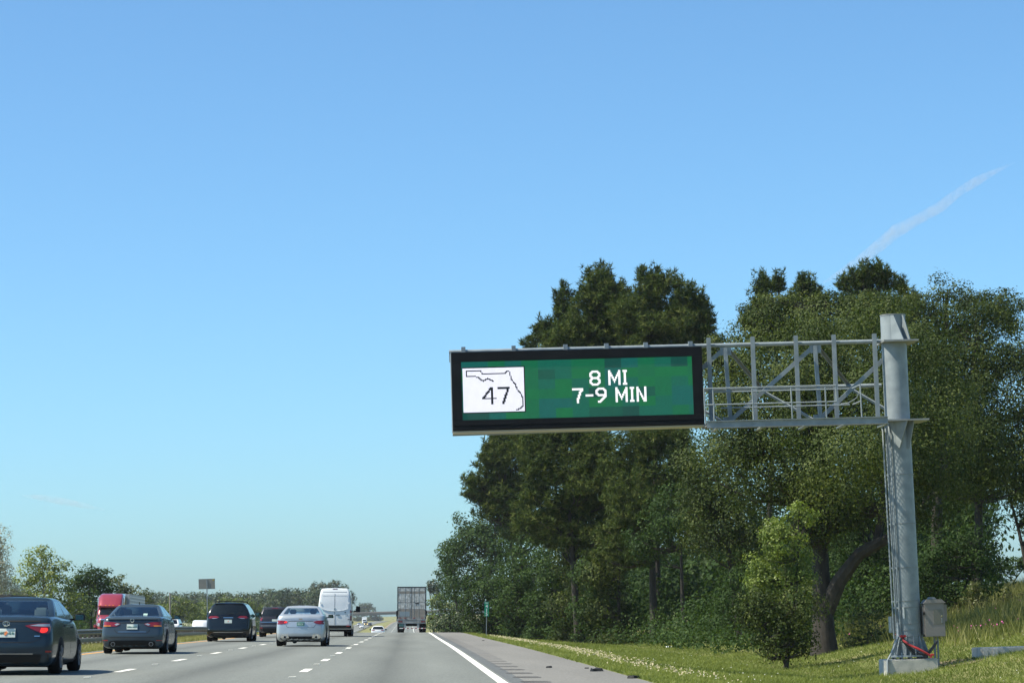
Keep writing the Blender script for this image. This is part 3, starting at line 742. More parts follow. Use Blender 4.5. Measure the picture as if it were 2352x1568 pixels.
    # door shut lines, handles and sills
    for sd, ax in ((1, 'right'), (-1, 'left')):
        for yy in P.get('doors', (1.35, 2.35, 3.3)):
            decal('door_gap', [(yy-.006, .32), (yy+.006, .32), (yy+.006, deck(yy)-.03), (yy-.006, deck(yy)-.03)], T, M_dark, root, ax, off=.002, thick=.01, res=.15)
        for yy in P.get('handles', (1.62, 2.68)):
            decal('door_handle', rect(yy-.1, yy+.08, deck(yy)-.16, deck(yy)-.13), T, P.get('handle_m', pm), root, ax, off=.03, thick=.03)
        decal('sill_trim', rect(P['axles'][0]+.42, P['axles'][1]-.42, lev[0][0]+.03, lev[0][0]+.09), T, M_plastic, root, ax, off=.01, thick=.03, res=.3)
        ym = P.get('mirror_y', C[0][3]-.45); mirror_obj(root, W*.97, ym, P.get('mirror_z', deck(ym)+.06), P.get('mirror_m', pm), sd, P.get('mirror_s', .9))
    return T, CT, body

def lights(T, root, polys, m, name='tail_light', **k):
    out = []
    for q in polys:
        out.append(decal(name, q, T, m, root, off=k.get('off', .014), thick=.04, res=.07)); 
    return out
def mir(p): return [(-x, z) for x, z in reversed(p)]
SED_LOW = [(.16, .86, .22, .3), (.22, .95, .06, .12), (.34, .985, .015, .03), (.46, 1.0, 0, 0), (.58, 1.0, .0, .01)]
SED_UP = [(0.05, 1.0, .015, .02), (.3, .99, .03, .08), (.55, .98, .05, .14), (.75, .965, .075, .2), (.9, .94, .09, .26), (1.0, .90, .13, .32)]
SED_CAB = [(1.00, .80, .62, 3.55), (1.085, .77, .78, 3.38), (1.24, .69, 1.14, 2.98), (1.375, .60, 1.50, 2.62), (1.405, .57, 1.60, 2.5)]

# 1. dark blue sedan, near left
M_blue = paint('dark_blue_paint', (.020, .036, .052), .25, .25)
c1 = place('sedan', 'dark blue sedan cut by the left edge of the photo, nearest of the cars', -7.56, 48.0)
P1 = dict(W=.89, L=4.64, deck=[(0, 1.03), (.12, 1.055), (.7, 1.085), (2, 1.04), (3.4, 1.0), (4.3, .82), (4.64, .68)], paint=M_blue, lower=SED_LOW, upper=SED_UP,
          cabin=[(1.0, .80, .60, 3.55), (1.10, .775, .72, 3.38), (1.24, .715, 1.08, 2.98), (1.375, .64, 1.44, 2.62), (1.405, .61, 1.56, 2.5)],
          axles=(.98, 3.68), rear_rests=(-.42, .47), glass=M_glass, wr=.325, mirror_m=M_plastic, mirror_s=.8)
T, CT, b = build_car(c1, P1)
decal('trunk_recess', rect(-.62, .62, .985, 1.012), T, M_dark, c1, off=.004)
decal('trunk_gap', [(-.66, .60), (.42, .60), (.50, .612), (.60, .66), (.72, .77), (.73, .775), (.62, .685), (.52, .628), (.42, .612), (-.66, .612)][0:10], T, M_dark, c1, off=.002, thick=.01)
tl = [(.34, .915), (.46, .905), (.56, .87), (.60, .82), (.64, .775), (.74, .765), (.84, .80), (.875, .86), (.875, .955), (.78, .965), (.60, .955), (.46, .94)]
for q in (tl, mir(tl)): decal('tail_light', q, T, M_lens, c1, off=.012, thick=.04)
cl = [(.42, .918), (.60, .905), (.72, .90), (.855, .905), (.86, .945), (.72, .95), (.58, .945)]
for q in (cl, mir(cl)): decal('light_insert', q, T, M_clear, c1, off=.018, thick=.012)
bl = [(.625, .80), (.67, .785), (.74, .80), (.765, .84), (.75, .875), (.64, .875)]
decal('brake_lamp', bl, T, M_brake, c1, off=.02, thick=.012); decal('brake_lamp', mir(bl), T, M_lens_d, c1, off=.02, thick=.012)
decal('plate_recess', rect(-.36, .36, .675, .885), T, M_blue, c1, off=.001)
pl = decal('licence_plate', rect(-.17, .17, .70, .862), T, M_plate, c1, off=.02)
text_mesh('HIC  IL6', .085, M_ptext, pl, (0, -.085, .775), (PI/2, 0, 0)); decal('plate_emblem', [(-.03, .74), (0, .735), (.035, .79), (.0, .82), (-.03, .79)], T, M_orange, c1, off=.028, thick=.01)
mb = MB(); mb.tube([(.062*math.cos(a), -.085, .955+.04*math.sin(a)) for a in np.linspace(0, 2*PI, 20)], .009, 6); mb.tube([(.025*math.cos(a), -.088, .955+.038*math.sin(a)) for a in np.linspace(0, 2*PI, 14)], .007, 6)
mb.go('emblem', M_chrome, c1, smooth=True)
decal('bumper_lower', rect(-.78, .78, .20, .385), T, M_plastic, c1, off=.008)
decal('bumper_crease', rect(-.80, .50, .388, .396), T, M_chrome, c1, off=.006, thick=.01)
decal('badge', rect(.52, .62, .718, .73), T, M_chrome, c1, off=.006, thick=.01)
for x in (-.78, .78): decal('reflector', rect(x-.05, x+.05, .42, .45), T, M_reflect, c1, off=.01)

# 2. grey blue sedan
M_slate = paint('slate_grey_paint', (.055, .078, .098), .35, .25)
c2 = place('sedan', 'slate grey sedan with spoiler lip and twin exhausts ahead of the dark blue sedan', -8.05, 74.2)
P2 = dict(P1); P2.update(W=.925, L=4.88, paint=M_slate, deck=[(0, 1.02), (.12, 1.045), (.7, 1.075), (2, 1.03), (3.6, .98), (4.5, .80), (4.88, .66)],
          cabin=[(.99, .83, .64, 3.75), (1.09, .795, .78, 3.55), (1.22, .725, 1.14, 3.1), (1.355, .64, 1.52, 2.75), (1.385, .61, 1.62, 2.6)], axles=(1.02, 3.84), rear_rests=None, wr=.335)
T, CT, b = build_car(c2, P2)
decal('spoiler_lip', [(-.72, 1.0), (.72, 1.0), (.68, 1.035), (0, 1.055), (-.68, 1.035)], T, M_slate, c2, off=.05, thick=.06)
decal('spoiler_shadow_gap', rect(-.62, .62, .985, .996), T, M_dark, c2, off=.004)
tr_ = [(.34, .86), (.44, .80), (.56, .79), (.87, .795), (.885, .925), (.78, .932), (.55, .915), (.38, .885)]
for q in (tr_, mir(tr_)): decal('tail_light', q, T, M_lens, c2, off=.014, thick=.04)
for q in ([(.36, .865), (.46, .82), (.52, .85), (.44, .885)],): decal('light_insert', q, T, M_clear, c2, off=.02, thick=.01); decal('light_insert', mir(q), T, M_clear, c2, off=.02, thick=.01)
q = rect(.62, .84, .80, .818); decal('amber_strip', q, T, M_amber, c2, off=.02, thick=.01); decal('amber_strip', mir(q), T, M_amber, c2, off=.02, thick=.01)
decal('trim_bar', [(-.44, .885), (.44, .885), (.42, .905), (-.42, .905)], T, M_dark, c2, off=.004)
pl = decal('licence_plate', rect(-.155, .155, .712, .858), T, M_plate, c2, off=.02); text_mesh('KDI-1864', .07, M_ptext, pl, (0, -.085, .775), (PI/2, 0, 0))
decal('trunk_gap', [(-.56, .86), (-.50, .66), (-.44, .60), (.44, .60), (.50, .66), (.56, .86), (.55, .86), (.485, .665), (.43, .612), (-.43, .612), (-.485, .665), (-.55, .86)], T, M_dark, c2, off=.002, thick=.01, res=.3)
MB().tube([(.05*math.cos(a), -.09, .965+.045*math.sin(a)) for a in np.linspace(0, 2*PI, 18)], .01, 6).go('emblem', M_chrome, c2, smooth=True)
decal('bumper_crease', rect(-.82, .82, .468, .482), T, M_dark, c2, off=.003)
decal('diffuser', [(-.70, .17), (.70, .17), (.66, .36), (.52, .39), (-.52, .39), (-.66, .36)], T, M_plastic, c2, off=.01)
for x in (-.55, .55):
    MB().tube([(x, -.07, .285), (x, .1, .285)], .062, 14).go('exhaust_tip', M_galv2, c2, smooth=True); MB().tube([(x, -.075, .285), (x, -.071, .285)], .05, 14).go('exhaust_bore', M_dark, c2)
for x in (-.78, .78): decal('reflector', rect(x-.08, x+.08, .38, .40), T, M_reflect, c2, off=.012)
decal('lower_highlight', rect(-.4, .4, .635, .643), T, M_chrome, c2, off=.004, thick=.008)
MB().bar((0, 1.9, 1.43), (0, 1.78, 1.49), .02, .05).go('roof_antenna', M_plastic, c2)
decal('window_sticker', rect(.22, .34, 1.115, 1.17), CT, M_paper, c2, off=-.01, thick=.005)

# 3. silver sedan
M_silver = paint('silver_paint', (.50, .53, .55), .55, .3)
c3 = place('sedan', 'silver sedan with a green licence plate in the middle lane', -4.0, 93.6)
P3 = dict(P1); P3.update(W=.93, L=5.1, paint=M_silver, deck=[(0, 1.09), (.12, 1.12), (.8, 1.15), (2, 1.08), (3.7, 1.02), (4.7, .84), (5.1, .70)],
          lower=[(.18, .86, .22, .3), (.24, .95, .05, .12), (.36, .99, .0, .03), (.5, 1.0, 0, 0), (.62, 1.0, .015, .01)], waist=.64,
          cabin=[(1.05, .84, .66, 3.9), (1.175, .79, .84, 3.7), (1.29, .72, 1.2, 3.25), (1.40, .64, 1.56, 2.85), (1.44, .60, 1.7, 2.7)], axles=(1.08, 3.92), rear_rests=None, wr=.345, glass=M_glass)
T, CT, b = build_car(c3, P3)
t3 = [(.46, .90), (.56, .83), (.70, .805), (.90, .80), (.905, .955), (.74, .945), (.58, .935)]
for q in (t3, mir(t3)): decal('tail_light', q, T, M_lens, c3, off=.014, thick=.04)
decal('brake_lamp', [(-.60, .85), (-.5, .86), (-.5, .90), (-.58, .905)], T, M_brake, c3, off=.022, thick=.012)
decal('trunk_band', [(-.6, .985), (-.3, 1.04), (0, 1.05), (.3, 1.04), (.6, .985), (.3, .975), (-.3, .975)], T, M_silver, c3, off=.012)
decal('trunk_shadow_gap', rect(-.46, .46, .905, .925), T, M_dark, c3, off=.003, thick=.01)
pl = decal('licence_plate', rect(-.14, .14, .745, .885), T, M_plate_g, c3, off=.012); text_mesh('BKL 27', .07, M_letter, pl, (0, -.105, .81), (PI/2, 0, 0))
MB().box(-.07, .07, -.115, -.09, .988, 1.012).go('emblem', mat('gold_emblem', (.5, .3, .12), .3, .6), c3, bevel=.008)
decal('bumper_dark', [(-.84, .19), (.84, .19), (.74, .30), (.42, .365), (-.42, .365), (-.74, .30)], T, M_plastic, c3, off=.006)
for sx in (-1, 1):
    q = [(.42, .30), (.70, .285), (.735, .36), (.66, .435), (.46, .43)]; q = q if sx > 0 else mir(q)
    e_ = decal('exhaust_surround', q, T, M_chrome, c3, off=.012); MB().tube([(sx*.57, -.10, .335), (sx*.57, .1, .335)], .06, 14).go('exhaust_tip', M_chrome, c3, smooth=True); MB().tube([(sx*.57, -.106, .335), (sx*.57, -.102, .335)], .048, 14).go('exhaust_bore', M_dark, c3)
decal('trunk_gap', [(-.56, .80), (-.50, .70), (-.44, .68), (.44, .68), (.50, .70), (.56, .80), (.55, .80), (.49, .71), (.43, .69), (-.43, .69), (-.49, .71), (-.55, .80)], T, M_dark, c3, off=.002, thick=.01, res=.3)
MB().bar((0, 1.95, 1.49), (0, 1.8, 1.535), .02, .05).go('roof_antenna', M_plastic, c3)

# 4. black minivan
M_blackp = mat('black_paint', (.0035, .004, .006), .15, 0, coat=.4, spec=.4)
VAN_LOW = [(.18, .86, .12, .3), (.25, .96, .02, .1), (.42, .99, -.0, .03), (.58, 1.0, .0, .0)]
VAN_UP = [(0.1, 1.0, .02, .02), (.35, 1.0, .03, .05), (.65, .99, .045, .12), (.9, .975, .06, .2), (1.0, .95, .08, .28)]
c4 = place('minivan', 'black minivan with roof rails in the left lane ahead of the slate sedan', -8.12, 114.4, cat='minivan')
P4 = dict(W=1.01, L=5.18, deck=[(0, 1.14), (1, 1.14), (3.7, 1.10), (4.6, .95), (5.18, .75)], paint=M_blackp, lower=VAN_LOW, upper=VAN_UP, bow=.12, cr=.2,
          cabin=[(1.08, .97, .06, 4.3), (1.20, .95, .10, 4.15), (1.42, .86, .22, 3.75), (1.63, .73, .36, 3.3), (1.69, .66, .44, 3.15)], cbow=.12, crown=1.0, c_p=1, b_p=(7, 13),
          axles=(1.0, 4.1), wr=.36, tw=.235, doors=(1.5, 2.7, 3.75), handles=(2.55, 2.85), glass=M_glass_d, mirror_m=M_blackp, mirror_z=1.2, bench_y=1.0, mirror_s=1.2)
T, CT, b = build_car(c4, P4)
t4 = [(.40, 1.075), (.55, 1.04), (.80, 1.03), (.96, 1.05), (.97, 1.15), (.82, 1.185), (.62, 1.165), (.48, 1.12)]
for q in (t4, mir(t4)): decal('tail_light', q, T, M_lens, c4, off=.016, thick=.05)
q = [(.45, 1.045), (.6, 1.02), (.74, 1.02), (.70, 1.045)]
for q_ in (q, mir(q)): decal('light_insert', q_, T, M_clear, c4, off=.02, thick=.02)
decal('chrome_bar', rect(-.22, .22, 1.055, 1.075), T, M_chrome, c4, off=.02); decal('chrome_strip', rect(-.66, .66, .405, .418), T, M_chrome, c4, off=.015)
pl = decal('licence_plate', rect(-.165, .165, .82, .975), T, M_plate, c4, off=.02); decal('plate_emblem', [(-.02, .88), (.02, .88), (.025, .91), (0, .93)], T, M_orange, c4, off=.026, thick=.01)
decal('bumper_lower', rect(-.8, .8, .2, .36), T, M_plastic, c4, off=.01)
decal('rear_wiper', [(-.03, 1.215), (.24, 1.235), (.24, 1.25), (-.03, 1.235)], CT, M_plastic, c4, off=.02)
MB().box(-.62, .62, .28, .5, 1.665, 1.69).go('rear_spoiler', M_blackp, c4, bevel=.01)
for x in (-.64, .64): MB().tube([(x, .6, 1.72), (x*1.01, .75, 1.77), (x*1.01, 3.0, 1.78), (x, 3.2, 1.72)], .018, 8).go('roof_rail', M_plastic, c4, smooth=True)
for y_ in (1.1, 2.6): MB().tube([(-.7, y_, 1.77), (-.6, y_, 1.80), (.6, y_, 1.80), (.7, y_, 1.77)], .016, 8).go('roof_bar', M_plastic, c4, smooth=True)
for x in (-.88,): decal('bumper_glint', rect(x-.05, x+.05, .53, .57), T, M_chrome, c4, off=.012)

# 5. dark SUV
M_brown = paint('dark_brown_grey_paint', (.045, .042, .05), .5, .3)
c5 = place('suv', 'dark brown grey suv partly hidden between the black minivan and silver sedan', -7.62, 144.5, cat='suv')
P5 = dict(P4); P5.update(W=.92, L=4.5, paint=M_brown, deck=[(0, 1.1), (1, 1.1), (3.1, 1.06), (4.1, .98), (4.5, .8)],
          cabin=[(1.05, .88, .07, 3.6), (1.17, .86, .10, 3.45), (1.36, .80, .22, 3.1), (1.56, .72, .35, 2.75), (1.63, .68, .42, 2.6)], axles=(.9, 3.6), doors=(1.3, 2.3, 3.2), handles=(1.5, 2.5),
          lower=[(.24, .86, .15, .3), (.32, .96, .02, .1), (.46, .99, -.0, .03), (.58, 1.0, .0, .0)], mirror_m=M_brown, mirror_z=1.14, bench_y=.9, mirror_s=1.0)
T, CT, b = build_car(c5, P5)
t5 = rect(.72, .885, .93, 1.09)
for q in (t5, mir(t5)): decal('tail_light', q, T, M_lens, c5, off=.016, thick=.05)
decal('chrome_strip', rect(-.82, .82, .835, .852), T, M_chrome, c5, off=.02); decal('bumper_top', rect(-.8, .8, .62, .645), T, M_galv, c5, off=.03)
decal('bumper_lower', rect(-.8, .8, .27, .5), T, M_plastic, c5, off=.01); decal('licence_plate', rect(-.16, .16, .88, 1.0), T, M_plate, c5, off=.02)
decal('high_brake_lamp', rect(-.18, .18, 1.615, 1.635), CT, M_lens, c5, off=.03); 
for x in (-.76, .76): decal('reflector', rect(x-.07, x+.07, .50, .53), T, M_reflect, c5, off=.035)
for x in (-.66, .66): MB().tube([(x, .5, 1.66), (x, .65, 1.71), (x, 2.4, 1.71), (x, 2.55, 1.66)], .018, 8).go('roof_rail', M_galv, c5, smooth=True)
decal('emblem', [(-.62, 1.1), (-.5, 1.1), (-.5, 1.12), (-.62, 1.12)], T, M_chrome, c5, off=.02)

# 6. tall white van
M_vanw = mat('white_van_paint', (.70, .72, .73), .3, coat=.8, col2=(.62, .65, .67), scale=1.2)
M_seamg = mat('grey_panel_gap', (.16, .18, .2), .7)
c6 = place('van', 'tall white panel van with blank rear doors ahead of the silver sedan', -4.36, 148.8, cat='van')
rg6 = []
for z, w_, yr in ((.42, .97, .05), (.6, .995, .0), (1.0, 1.0, .0), (1.5, .985, .01), (2.0, .935, .05), (2.4, .885, .10), (2.62, .84, .16), (2.74, .78, .22)):
    rg6.append(ring(w_, yr, 5.9-(0 if z < 1.2 else (z-1.2)*.55), lambda y, z=z: z-(0 if z > 1.2 else max(0, y-5)*.2), .03, .08, .09, .3, tf=.08))
for q, h in ((.95, .035), (.8, .055), (.4, .07), (.02, .075)): rg6.append(ring(max(.78*q, .012), .22+(1-q)*.2, 5.0-(1-q)*.5, lambda y, h=h: 2.74+h, .03*q, .05*q, .07*q+.001, .2*q+.001))
v, f = stack(rg6); mesh_obj('body', v, f, M_vanw, c6); T = bvh_of(v, f)
for i, sx in enumerate((-1, 1)):
    q = [(.012, .66), (.80, .66), (.84, .75), (.86, 1.55), (.80, 2.3), (.74, 2.5), (.012, 2.5)]; q = q if sx > 0 else mir(q)
    d_ = decal('rear_door', q, T, M_vanw, c6, off=.02, thick=.03, res=.2)
    q = [(.02, 1.48), (.3, 1.50), (.55, 1.54), (.76, 1.62), (.79, 1.7), (.77, 2.2), (.70, 2.33), (.02, 2.345)]; q = q if sx > 0 else mir(q)
    decal('blank_window_panel', q, T, M_vanw, c6, off=.038, thick=.03, res=.2)
decal('window_lip', [(-.79, 1.66), (-.76, 1.60), (-.55, 1.52), (-.3, 1.48), (0, 1.465), (.3, 1.48), (.55, 1.52), (.76, 1.60), (.79, 1.66), (.79, 1.69), (.76, 1.63), (.55, 1.545), (.3, 1.505), (0, 1.49), (-.3, 1.505), (-.55, 1.545), (-.76, 1.63), (-.79, 1.69)], T, M_vanw, c6, off=.055, thick=.03, res=.3)
decal('brow_gap', rect(-.72, .72, 2.36, 2.375), T, M_seamg, c6, off=.03, thick=.01, res=.3); decal('brow_gap', rect(-.70, .70, 2.58, 2.60), T, M_seamg, c6, off=.01, thick=.01, res=.3)
decal('door_gap', rect(-.006, .006, .66, 2.5), T, M_seamg, c6, off=.036, thick=.01, res=.3)
decal('high_brake_lamp', rect(-.14, .14, 2.755, 2.78), T, M_lens_d, c6, off=.02)
for sx in (-1, 1):
    for z0_, z1_, m_ in ((1.37, 1.53, M_lens), (1.22, 1.36, M_clear), (1.08, 1.21, M_lens), (.92, 1.07, M_lens_d)):
        q = rect(.905, .985, z0_, z1_); q = q if sx > 0 else mir(q); decal('tail_light', q, T, m_, c6, off=.03, thick=.05)
    MB().tube([(sx*.845, -.03, 1.9), (sx*.845, -.03, 2.0)], .03, 8).go('hinge', M_vanw, c6); MB().box(sx*.80-.05, sx*.80+.09, -.06, 0, .985, 1.005).go('hinge', M_plastic, c6)
MB().tube([(.055*math.cos(a), -.06, 1.60+.055*math.sin(a)) for a in np.linspace(0, 2*PI, 20)], .01, 6).go('emblem', M_chrome, c6, smooth=True)
for a in (90, 210, 330): MB().bar((0, -.065, 1.6), (.05*math.cos(math.radians(a)), -.065, 1.6+.05*math.sin(math.radians(a))), .012).go('emblem', M_chrome, c6)
MB().box(.06, .30, -.075, -.04, 1.235, 1.265).go('door_handle', M_plastic, c6, bevel=.01); MB().box(.16, .24, -.07, -.05, 1.19, 1.215).go('handle_trim', M_chrome, c6)
MB().box(.58, .64, -.06, -.04, 1.37, 1.43).go('lock', M_plastic, c6); MB().box(.58, .80, -.047, -.041, 1.25, 1.262).go('badge', M_seamg, c6)
MB().box(-.97, .97, -.06, .3, .46, .64).go('rear_bumper', M_plastic, c6, bevel=.02); MB().box(-.9, .9, .1, 5.6, .30, .46).go('underbody', M_under, c6)
for sx in (-1, 1): MB().box(sx*.78-.09, sx*.78+.09, -.075, -.05, .58, .64).go('reflector', M_reflect, c6)
for sx in (-1, 1):
    for yy in (1.15, 4.8): wheel(c6, sx*.86, yy, .36, .24, sx > 0)
    if True: wheel(c6, sx*.62, 1.15, .36, .2, sx > 0)
    MB().bar((sx*1.0, 4.65, 1.45), (sx*1.16, 4.6, 1.5), .07).go('mirror_arm', M_plastic, c6)
    r_ = ring(.12, 4.5, 4.68, lambda y: 1.42, .01, .03, .04, .05, 4, 3, 2); v, f = stack([r_, [(a*1.1, b, 1.55) for a, b, c in r_], [(a*1.05, b, 1.72) for a, b, c in r_], [(a*.8, b, 1.78) for a, b, c in r_]])
    mesh_obj('mirror', [(a+sx*1.27, b, c) for a, b, c in v], f, M_plastic, c6)
decal('side_rub_strip', rect(.4, 5.2, .78, .86), T, M_plastic, c6, 'right', off=.015, thick=.03, res=1)

# 7. box trailer lorry at the crest
M_steel = mat('quilted_stainless', (.62, .62, .60), .42, .2, col2=(.26, .265, .25), scale=4, detail=6, bump=.5, bscale=14, stretch=(1.6, 1, .9))
M_alu = mat('dull_aluminium', (.38, .38, .37), .5, .2, col2=(.20, .20, .19), scale=3)
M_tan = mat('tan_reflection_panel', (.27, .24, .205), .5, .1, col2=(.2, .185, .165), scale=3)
c7 = place('box_truck', 'box trailer lorry with quilted steel rear doors driving away in the right lane', .22, 229, cat='truck')
MB().box(-1.29, 1.29, .06, 15.5, 1.22, 4.08).go('trailer_body', M_alu, c7)
for b_ in ((-1.31, -1.23, -.0, .06, 1.12, 4.1), (1.23, 1.31, 0, .06, 1.12, 4.1)): MB().box(*b_).go('rear_frame', M_plastic, c7)
MB().box(-1.31, 1.31, -.02, .06, 4.04, 4.12).go('rear_frame', M_plastic, c7); MB().box(-1.31, 1.31, -.02, .06, 1.12, 1.24).go('rear_sill', M_alu, c7)
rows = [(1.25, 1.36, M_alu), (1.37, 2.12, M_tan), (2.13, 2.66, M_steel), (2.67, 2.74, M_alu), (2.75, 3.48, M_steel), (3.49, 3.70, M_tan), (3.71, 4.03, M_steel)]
for sx in (-1, 1):
    dr = MB().box(min(sx*.02, sx*1.22), max(sx*.02, sx*1.22), .005, .058, 1.25, 4.03).go('rear_door', M_alu, c7)
    for z0_, z1_, m_ in rows: MB().box(min(sx*.05, sx*1.2), max(sx*.05, sx*1.2), -.012, .003, z0_, z1_).go('door_panel', m_, dr, bevel=.004)
    for x_ in (.2, .62): MB().tube([(sx*x_, -.018, 1.26), (sx*x_, -.018, 4.02)], .011, 8).go('lock_rod', M_galv, dr)
    for z_ in (1.5, 2.1, 2.72, 3.5, 3.9): MB().box(sx*1.17-.09, sx*1.17+.09, -.03, .0, z_-.04, z_+.04).go('hinge', M_galv, dr)
MB().box(.30, .62, -.04, -.02, 2.58, 2.66).go('latch_handle', M_plastic, c7)
MB().box(-1.1, -.2, -.016, -.014, 1.45, 1.9).go('placard', mat('blue_grey_placard', (.2, .25, .28), .4), c7)
for x_ in (-1.05, -.6, .2, .95): MB().box(x_-.12, x_+.12, -.045, -.022, 1.29, 1.33).go('reflector', M_reflect, c7)
MB().box(-1.28, 1.28, .0, .3, .88, 1.10).go('rear_beam', M_alu, c7)
for sx in (-1, 1): MB().box(min(sx*.82, sx*1.2), max(sx*.82, sx*1.2), -.03, -.002, .93, 1.07).go('tail_light', M_lens_d, c7)
MB().box(-1.28, 1.28, -.02, .1, .82, .87).go('rear_rail', M_galv, c7)
for x_ in (-.62, .58): MB().box(x_-.1, x_+.1, .0, .1, .38, .82).go('underrun_upright', M_galv, c7)
bar_ = MB().box(-1.1, 1.24, -.01, .1, .36, .44).go('underrun_bar', M_paper, c7)
for k in range(6): MB().box(-.78+k*.36, -.62+k*.36, -.016, -.012, .365, .435).go('red_stripe', M_reflect, bar_)
MB().box(-1.15, -.75, .05, .07, .55, .78).go('licence_plate', M_plate_g, c7)
MB().box(-1.2, 1.2, .6, 15, .75, 1.2).go('chassis', M_under, c7)
for yy in (1.6, 2.9):
    for sx in (-1, 1):
        wheel(c7, sx*1.14, yy, .5, .28, sx > 0); wheel(c7, sx*.83, yy, .5, .28, sx > 0)
for sx in (-1, 1): MB().box(sx*.97-.33, sx*.97+.33, .8, .82, .22, .9).go('mud_flap', M_plastic, c7)
v, f = stack([ring(1.2, 16.4, 20.2-(z-.7)*.3, lambda y, z=z: z, .02, .15, .1, .35) for z in (.7, 1.5, 2.2, 3.0, 3.7)]); mesh_obj('cab', v, f, M_blue, c7)
for yy in (15.2, 16.4, 19.3):
    for sx in (-1, 1): wheel(c7, sx*1.1, yy, .5, .28, sx > 0)
for sx in (-1, 1): MB().box(sx*1.40-.1, sx*1.40+.1, 18.8, 18.95, 1.65, 2.2).go('mirror', M_plastic, c7, bevel=.03); MB().bar((sx*1.1, 18.9, 1.9), (sx*1.4, 18.9, 1.9), .04).go('mirror_arm', M_plastic, c7)

# 8. white minivan beyond the crest
M_white = mat('white_car_paint', (.72, .73, .74), .25, coat=1.0)
c8 = place('minivan', 'white minivan half hidden beyond the crest of the road', -4.57, 370, cat='minivan')
P8 = dict(P4); P8.update(paint=M_white, mirror_m=M_plastic)
T, CT, b = build_car(c8, P8)
for q in (t4, mir(t4)): decal('tail_light', q, T, M_lens, c8, off=.016, thick=.05)

# oncoming traffic -----------------------------------------------------------
M_redt = mat('red_truck_paint', (.33, .035, .05), .28, .2, coat=1.0, col2=(.28, .03, .045), scale=2)
M_ribs = mat('ribbed_trailer', (.68, .70, .68), .45, 0, col2=(.6, .62, .61), scale=1.2)
c9 = place('semi_truck', 'red semi truck with sleeper cab and silver ribbed trailer coming the other way', -27.5, 232, yaw=PI, cat='truck', opp_=True)
# local frame: +y is the direction of travel (towards the camera); front bumper at y=0, so build at negative y
def rr(name, rows, m, **k):
    v, f = stack([ring(w_, a, b, lambda y, z=z: z, k.get('br', .02), k.get('bf', .08), k.get('cr', .08), k.get('cf', .2), tf=k.get('tf', .05)) for z, w_, a, b in rows]); return mesh_obj(name, v, f, m, c9), bvh_of(v, f)
hood, TH = rr('hood', [(.75, 1.0, -2.6, -.25), (1.1, 1.02, -2.6, -.15), (1.5, 1.0, -2.6, -.2), (1.75, .93, -2.6, -.35), (1.88, .78, -2.6, -.6)], M_redt, tf=.25)
cabv, TCb = rr('cab', [(.8, 1.18, -6.2, -1.9), (1.8, 1.2, -6.2, -1.95), (2.25, 1.17, -6.2, -2.25), (2.75, 1.12, -6.2, -2.55), (2.85, 1.12, -6.2, -2.6)], M_redt)
fair, TF = rr('roof_fairing', [(2.86, 1.13, -6.2, -2.35), (3.0, 1.15, -6.2, -2.5), (3.5, 1.14, -6.2, -3.0), (3.9, 1.08, -6.2, -3.6), (4.02, .95, -6.1, -4.0)], M_redt, cf=.35)
def fr(name, q, m, T_=None, **k): return decal(name, q, T_ or TCb, m, c9, 'front', **k)
fr('windshield', [(-1.02, 2.05), (1.02, 2.05), (.98, 2.72), (-.98, 2.72)], M_glass_d, off=.02)
MB().box(-1.12, 1.12, -2.5, -2.2, 2.74, 2.84).go('sun_visor', M_redt, c9, bevel=.02)
for x_ in (-.9, -.35, 0, .35, .9): MB().box(x_-.07, x_+.07, -2.42, -2.3, 2.88, 2.95).go('marker_lamp', M_amber, c9)
fr('grille', [(-.55, .85), (.55, .85), (.5, 1.55), (-.5, 1.55)], M_plastic, TH, off=.03)
fr('grille_surround', [(-.6, 1.56), (.6, 1.56), (.56, 1.68), (-.56, 1.68)], M_chrome, TH, off=.04)
for k in range(6): MB().box(-.5+k*.19, -.47+k*.19, -.16, -.06, .88, 1.53).go('grille_bar', M_chrome, c9)
for sx in (-1, 1):
    fr('headlight', [(sx*.72-.13, 1.0), (sx*.72+.13, 1.0), (sx*.72+.12, 1.3), (sx*.72-.12, 1.25)], M_clear, TH, off=.03)
    MB().box(sx*1.42-.1, sx*1.42+.1, -2.3, -2.15, 1.9, 2.6).go('mirror', M_chrome, c9, bevel=.03); MB().bar((sx*1.1, -2.3, 2.5), (sx*1.4, -2.25, 2.5), .03).go('mirror_arm', M_chrome, c9)
    MB().tube([(sx*.85, -1.2, 1.8), (sx*.85, -1.2, 2.05)], .08, 8).go('air_cleaner', M_chrome, c9); MB().tube([(sx*1.25, -4.3, 1.0), (sx*1.25, -4.3, 3.7)], .07, 8).go('exhaust_stack', M_chrome, c9)
    for yy in (-1.1, -5.4, -6.7): wheel(c9, sx*1.08, yy, .5, .28, sx > 0)
    for yy in (-18.5, -19.8): wheel(c9, sx*1.1, yy, .5, .28, sx > 0)
    v, f = stack([ring(.2, -1.7, -.45, lambda y, z=z: z, .02, .03, .05, .08, 4, 2, 4) for z in (.9, 1.1)]); mesh_obj('fender', [(a+sx*1.0, b, c+.1*(1-abs(b+1.1)/.7)) for a, b, c in v], f, M_redt, c9)
MB().box(-1.15, 1.15, -.35, .0, .35, .75).go('bumper', M_chrome, c9, bevel=.04)
tr = MB().box(-1.29, 1.29, -21, -7.2, 1.15, 4.05).go('trailer', mat('trailer_side', (.36, .39, .39), .5), c9)
for k in range(9): z_ = 1.35+k*.30; MB().box(-1.325, -1.292, -20.9, -7.3, z_, z_+.11).go('rib', M_ribs, tr); MB().box(1.292, 1.325, -20.9, -7.3, z_, z_+.11).go('rib', M_ribs, tr)
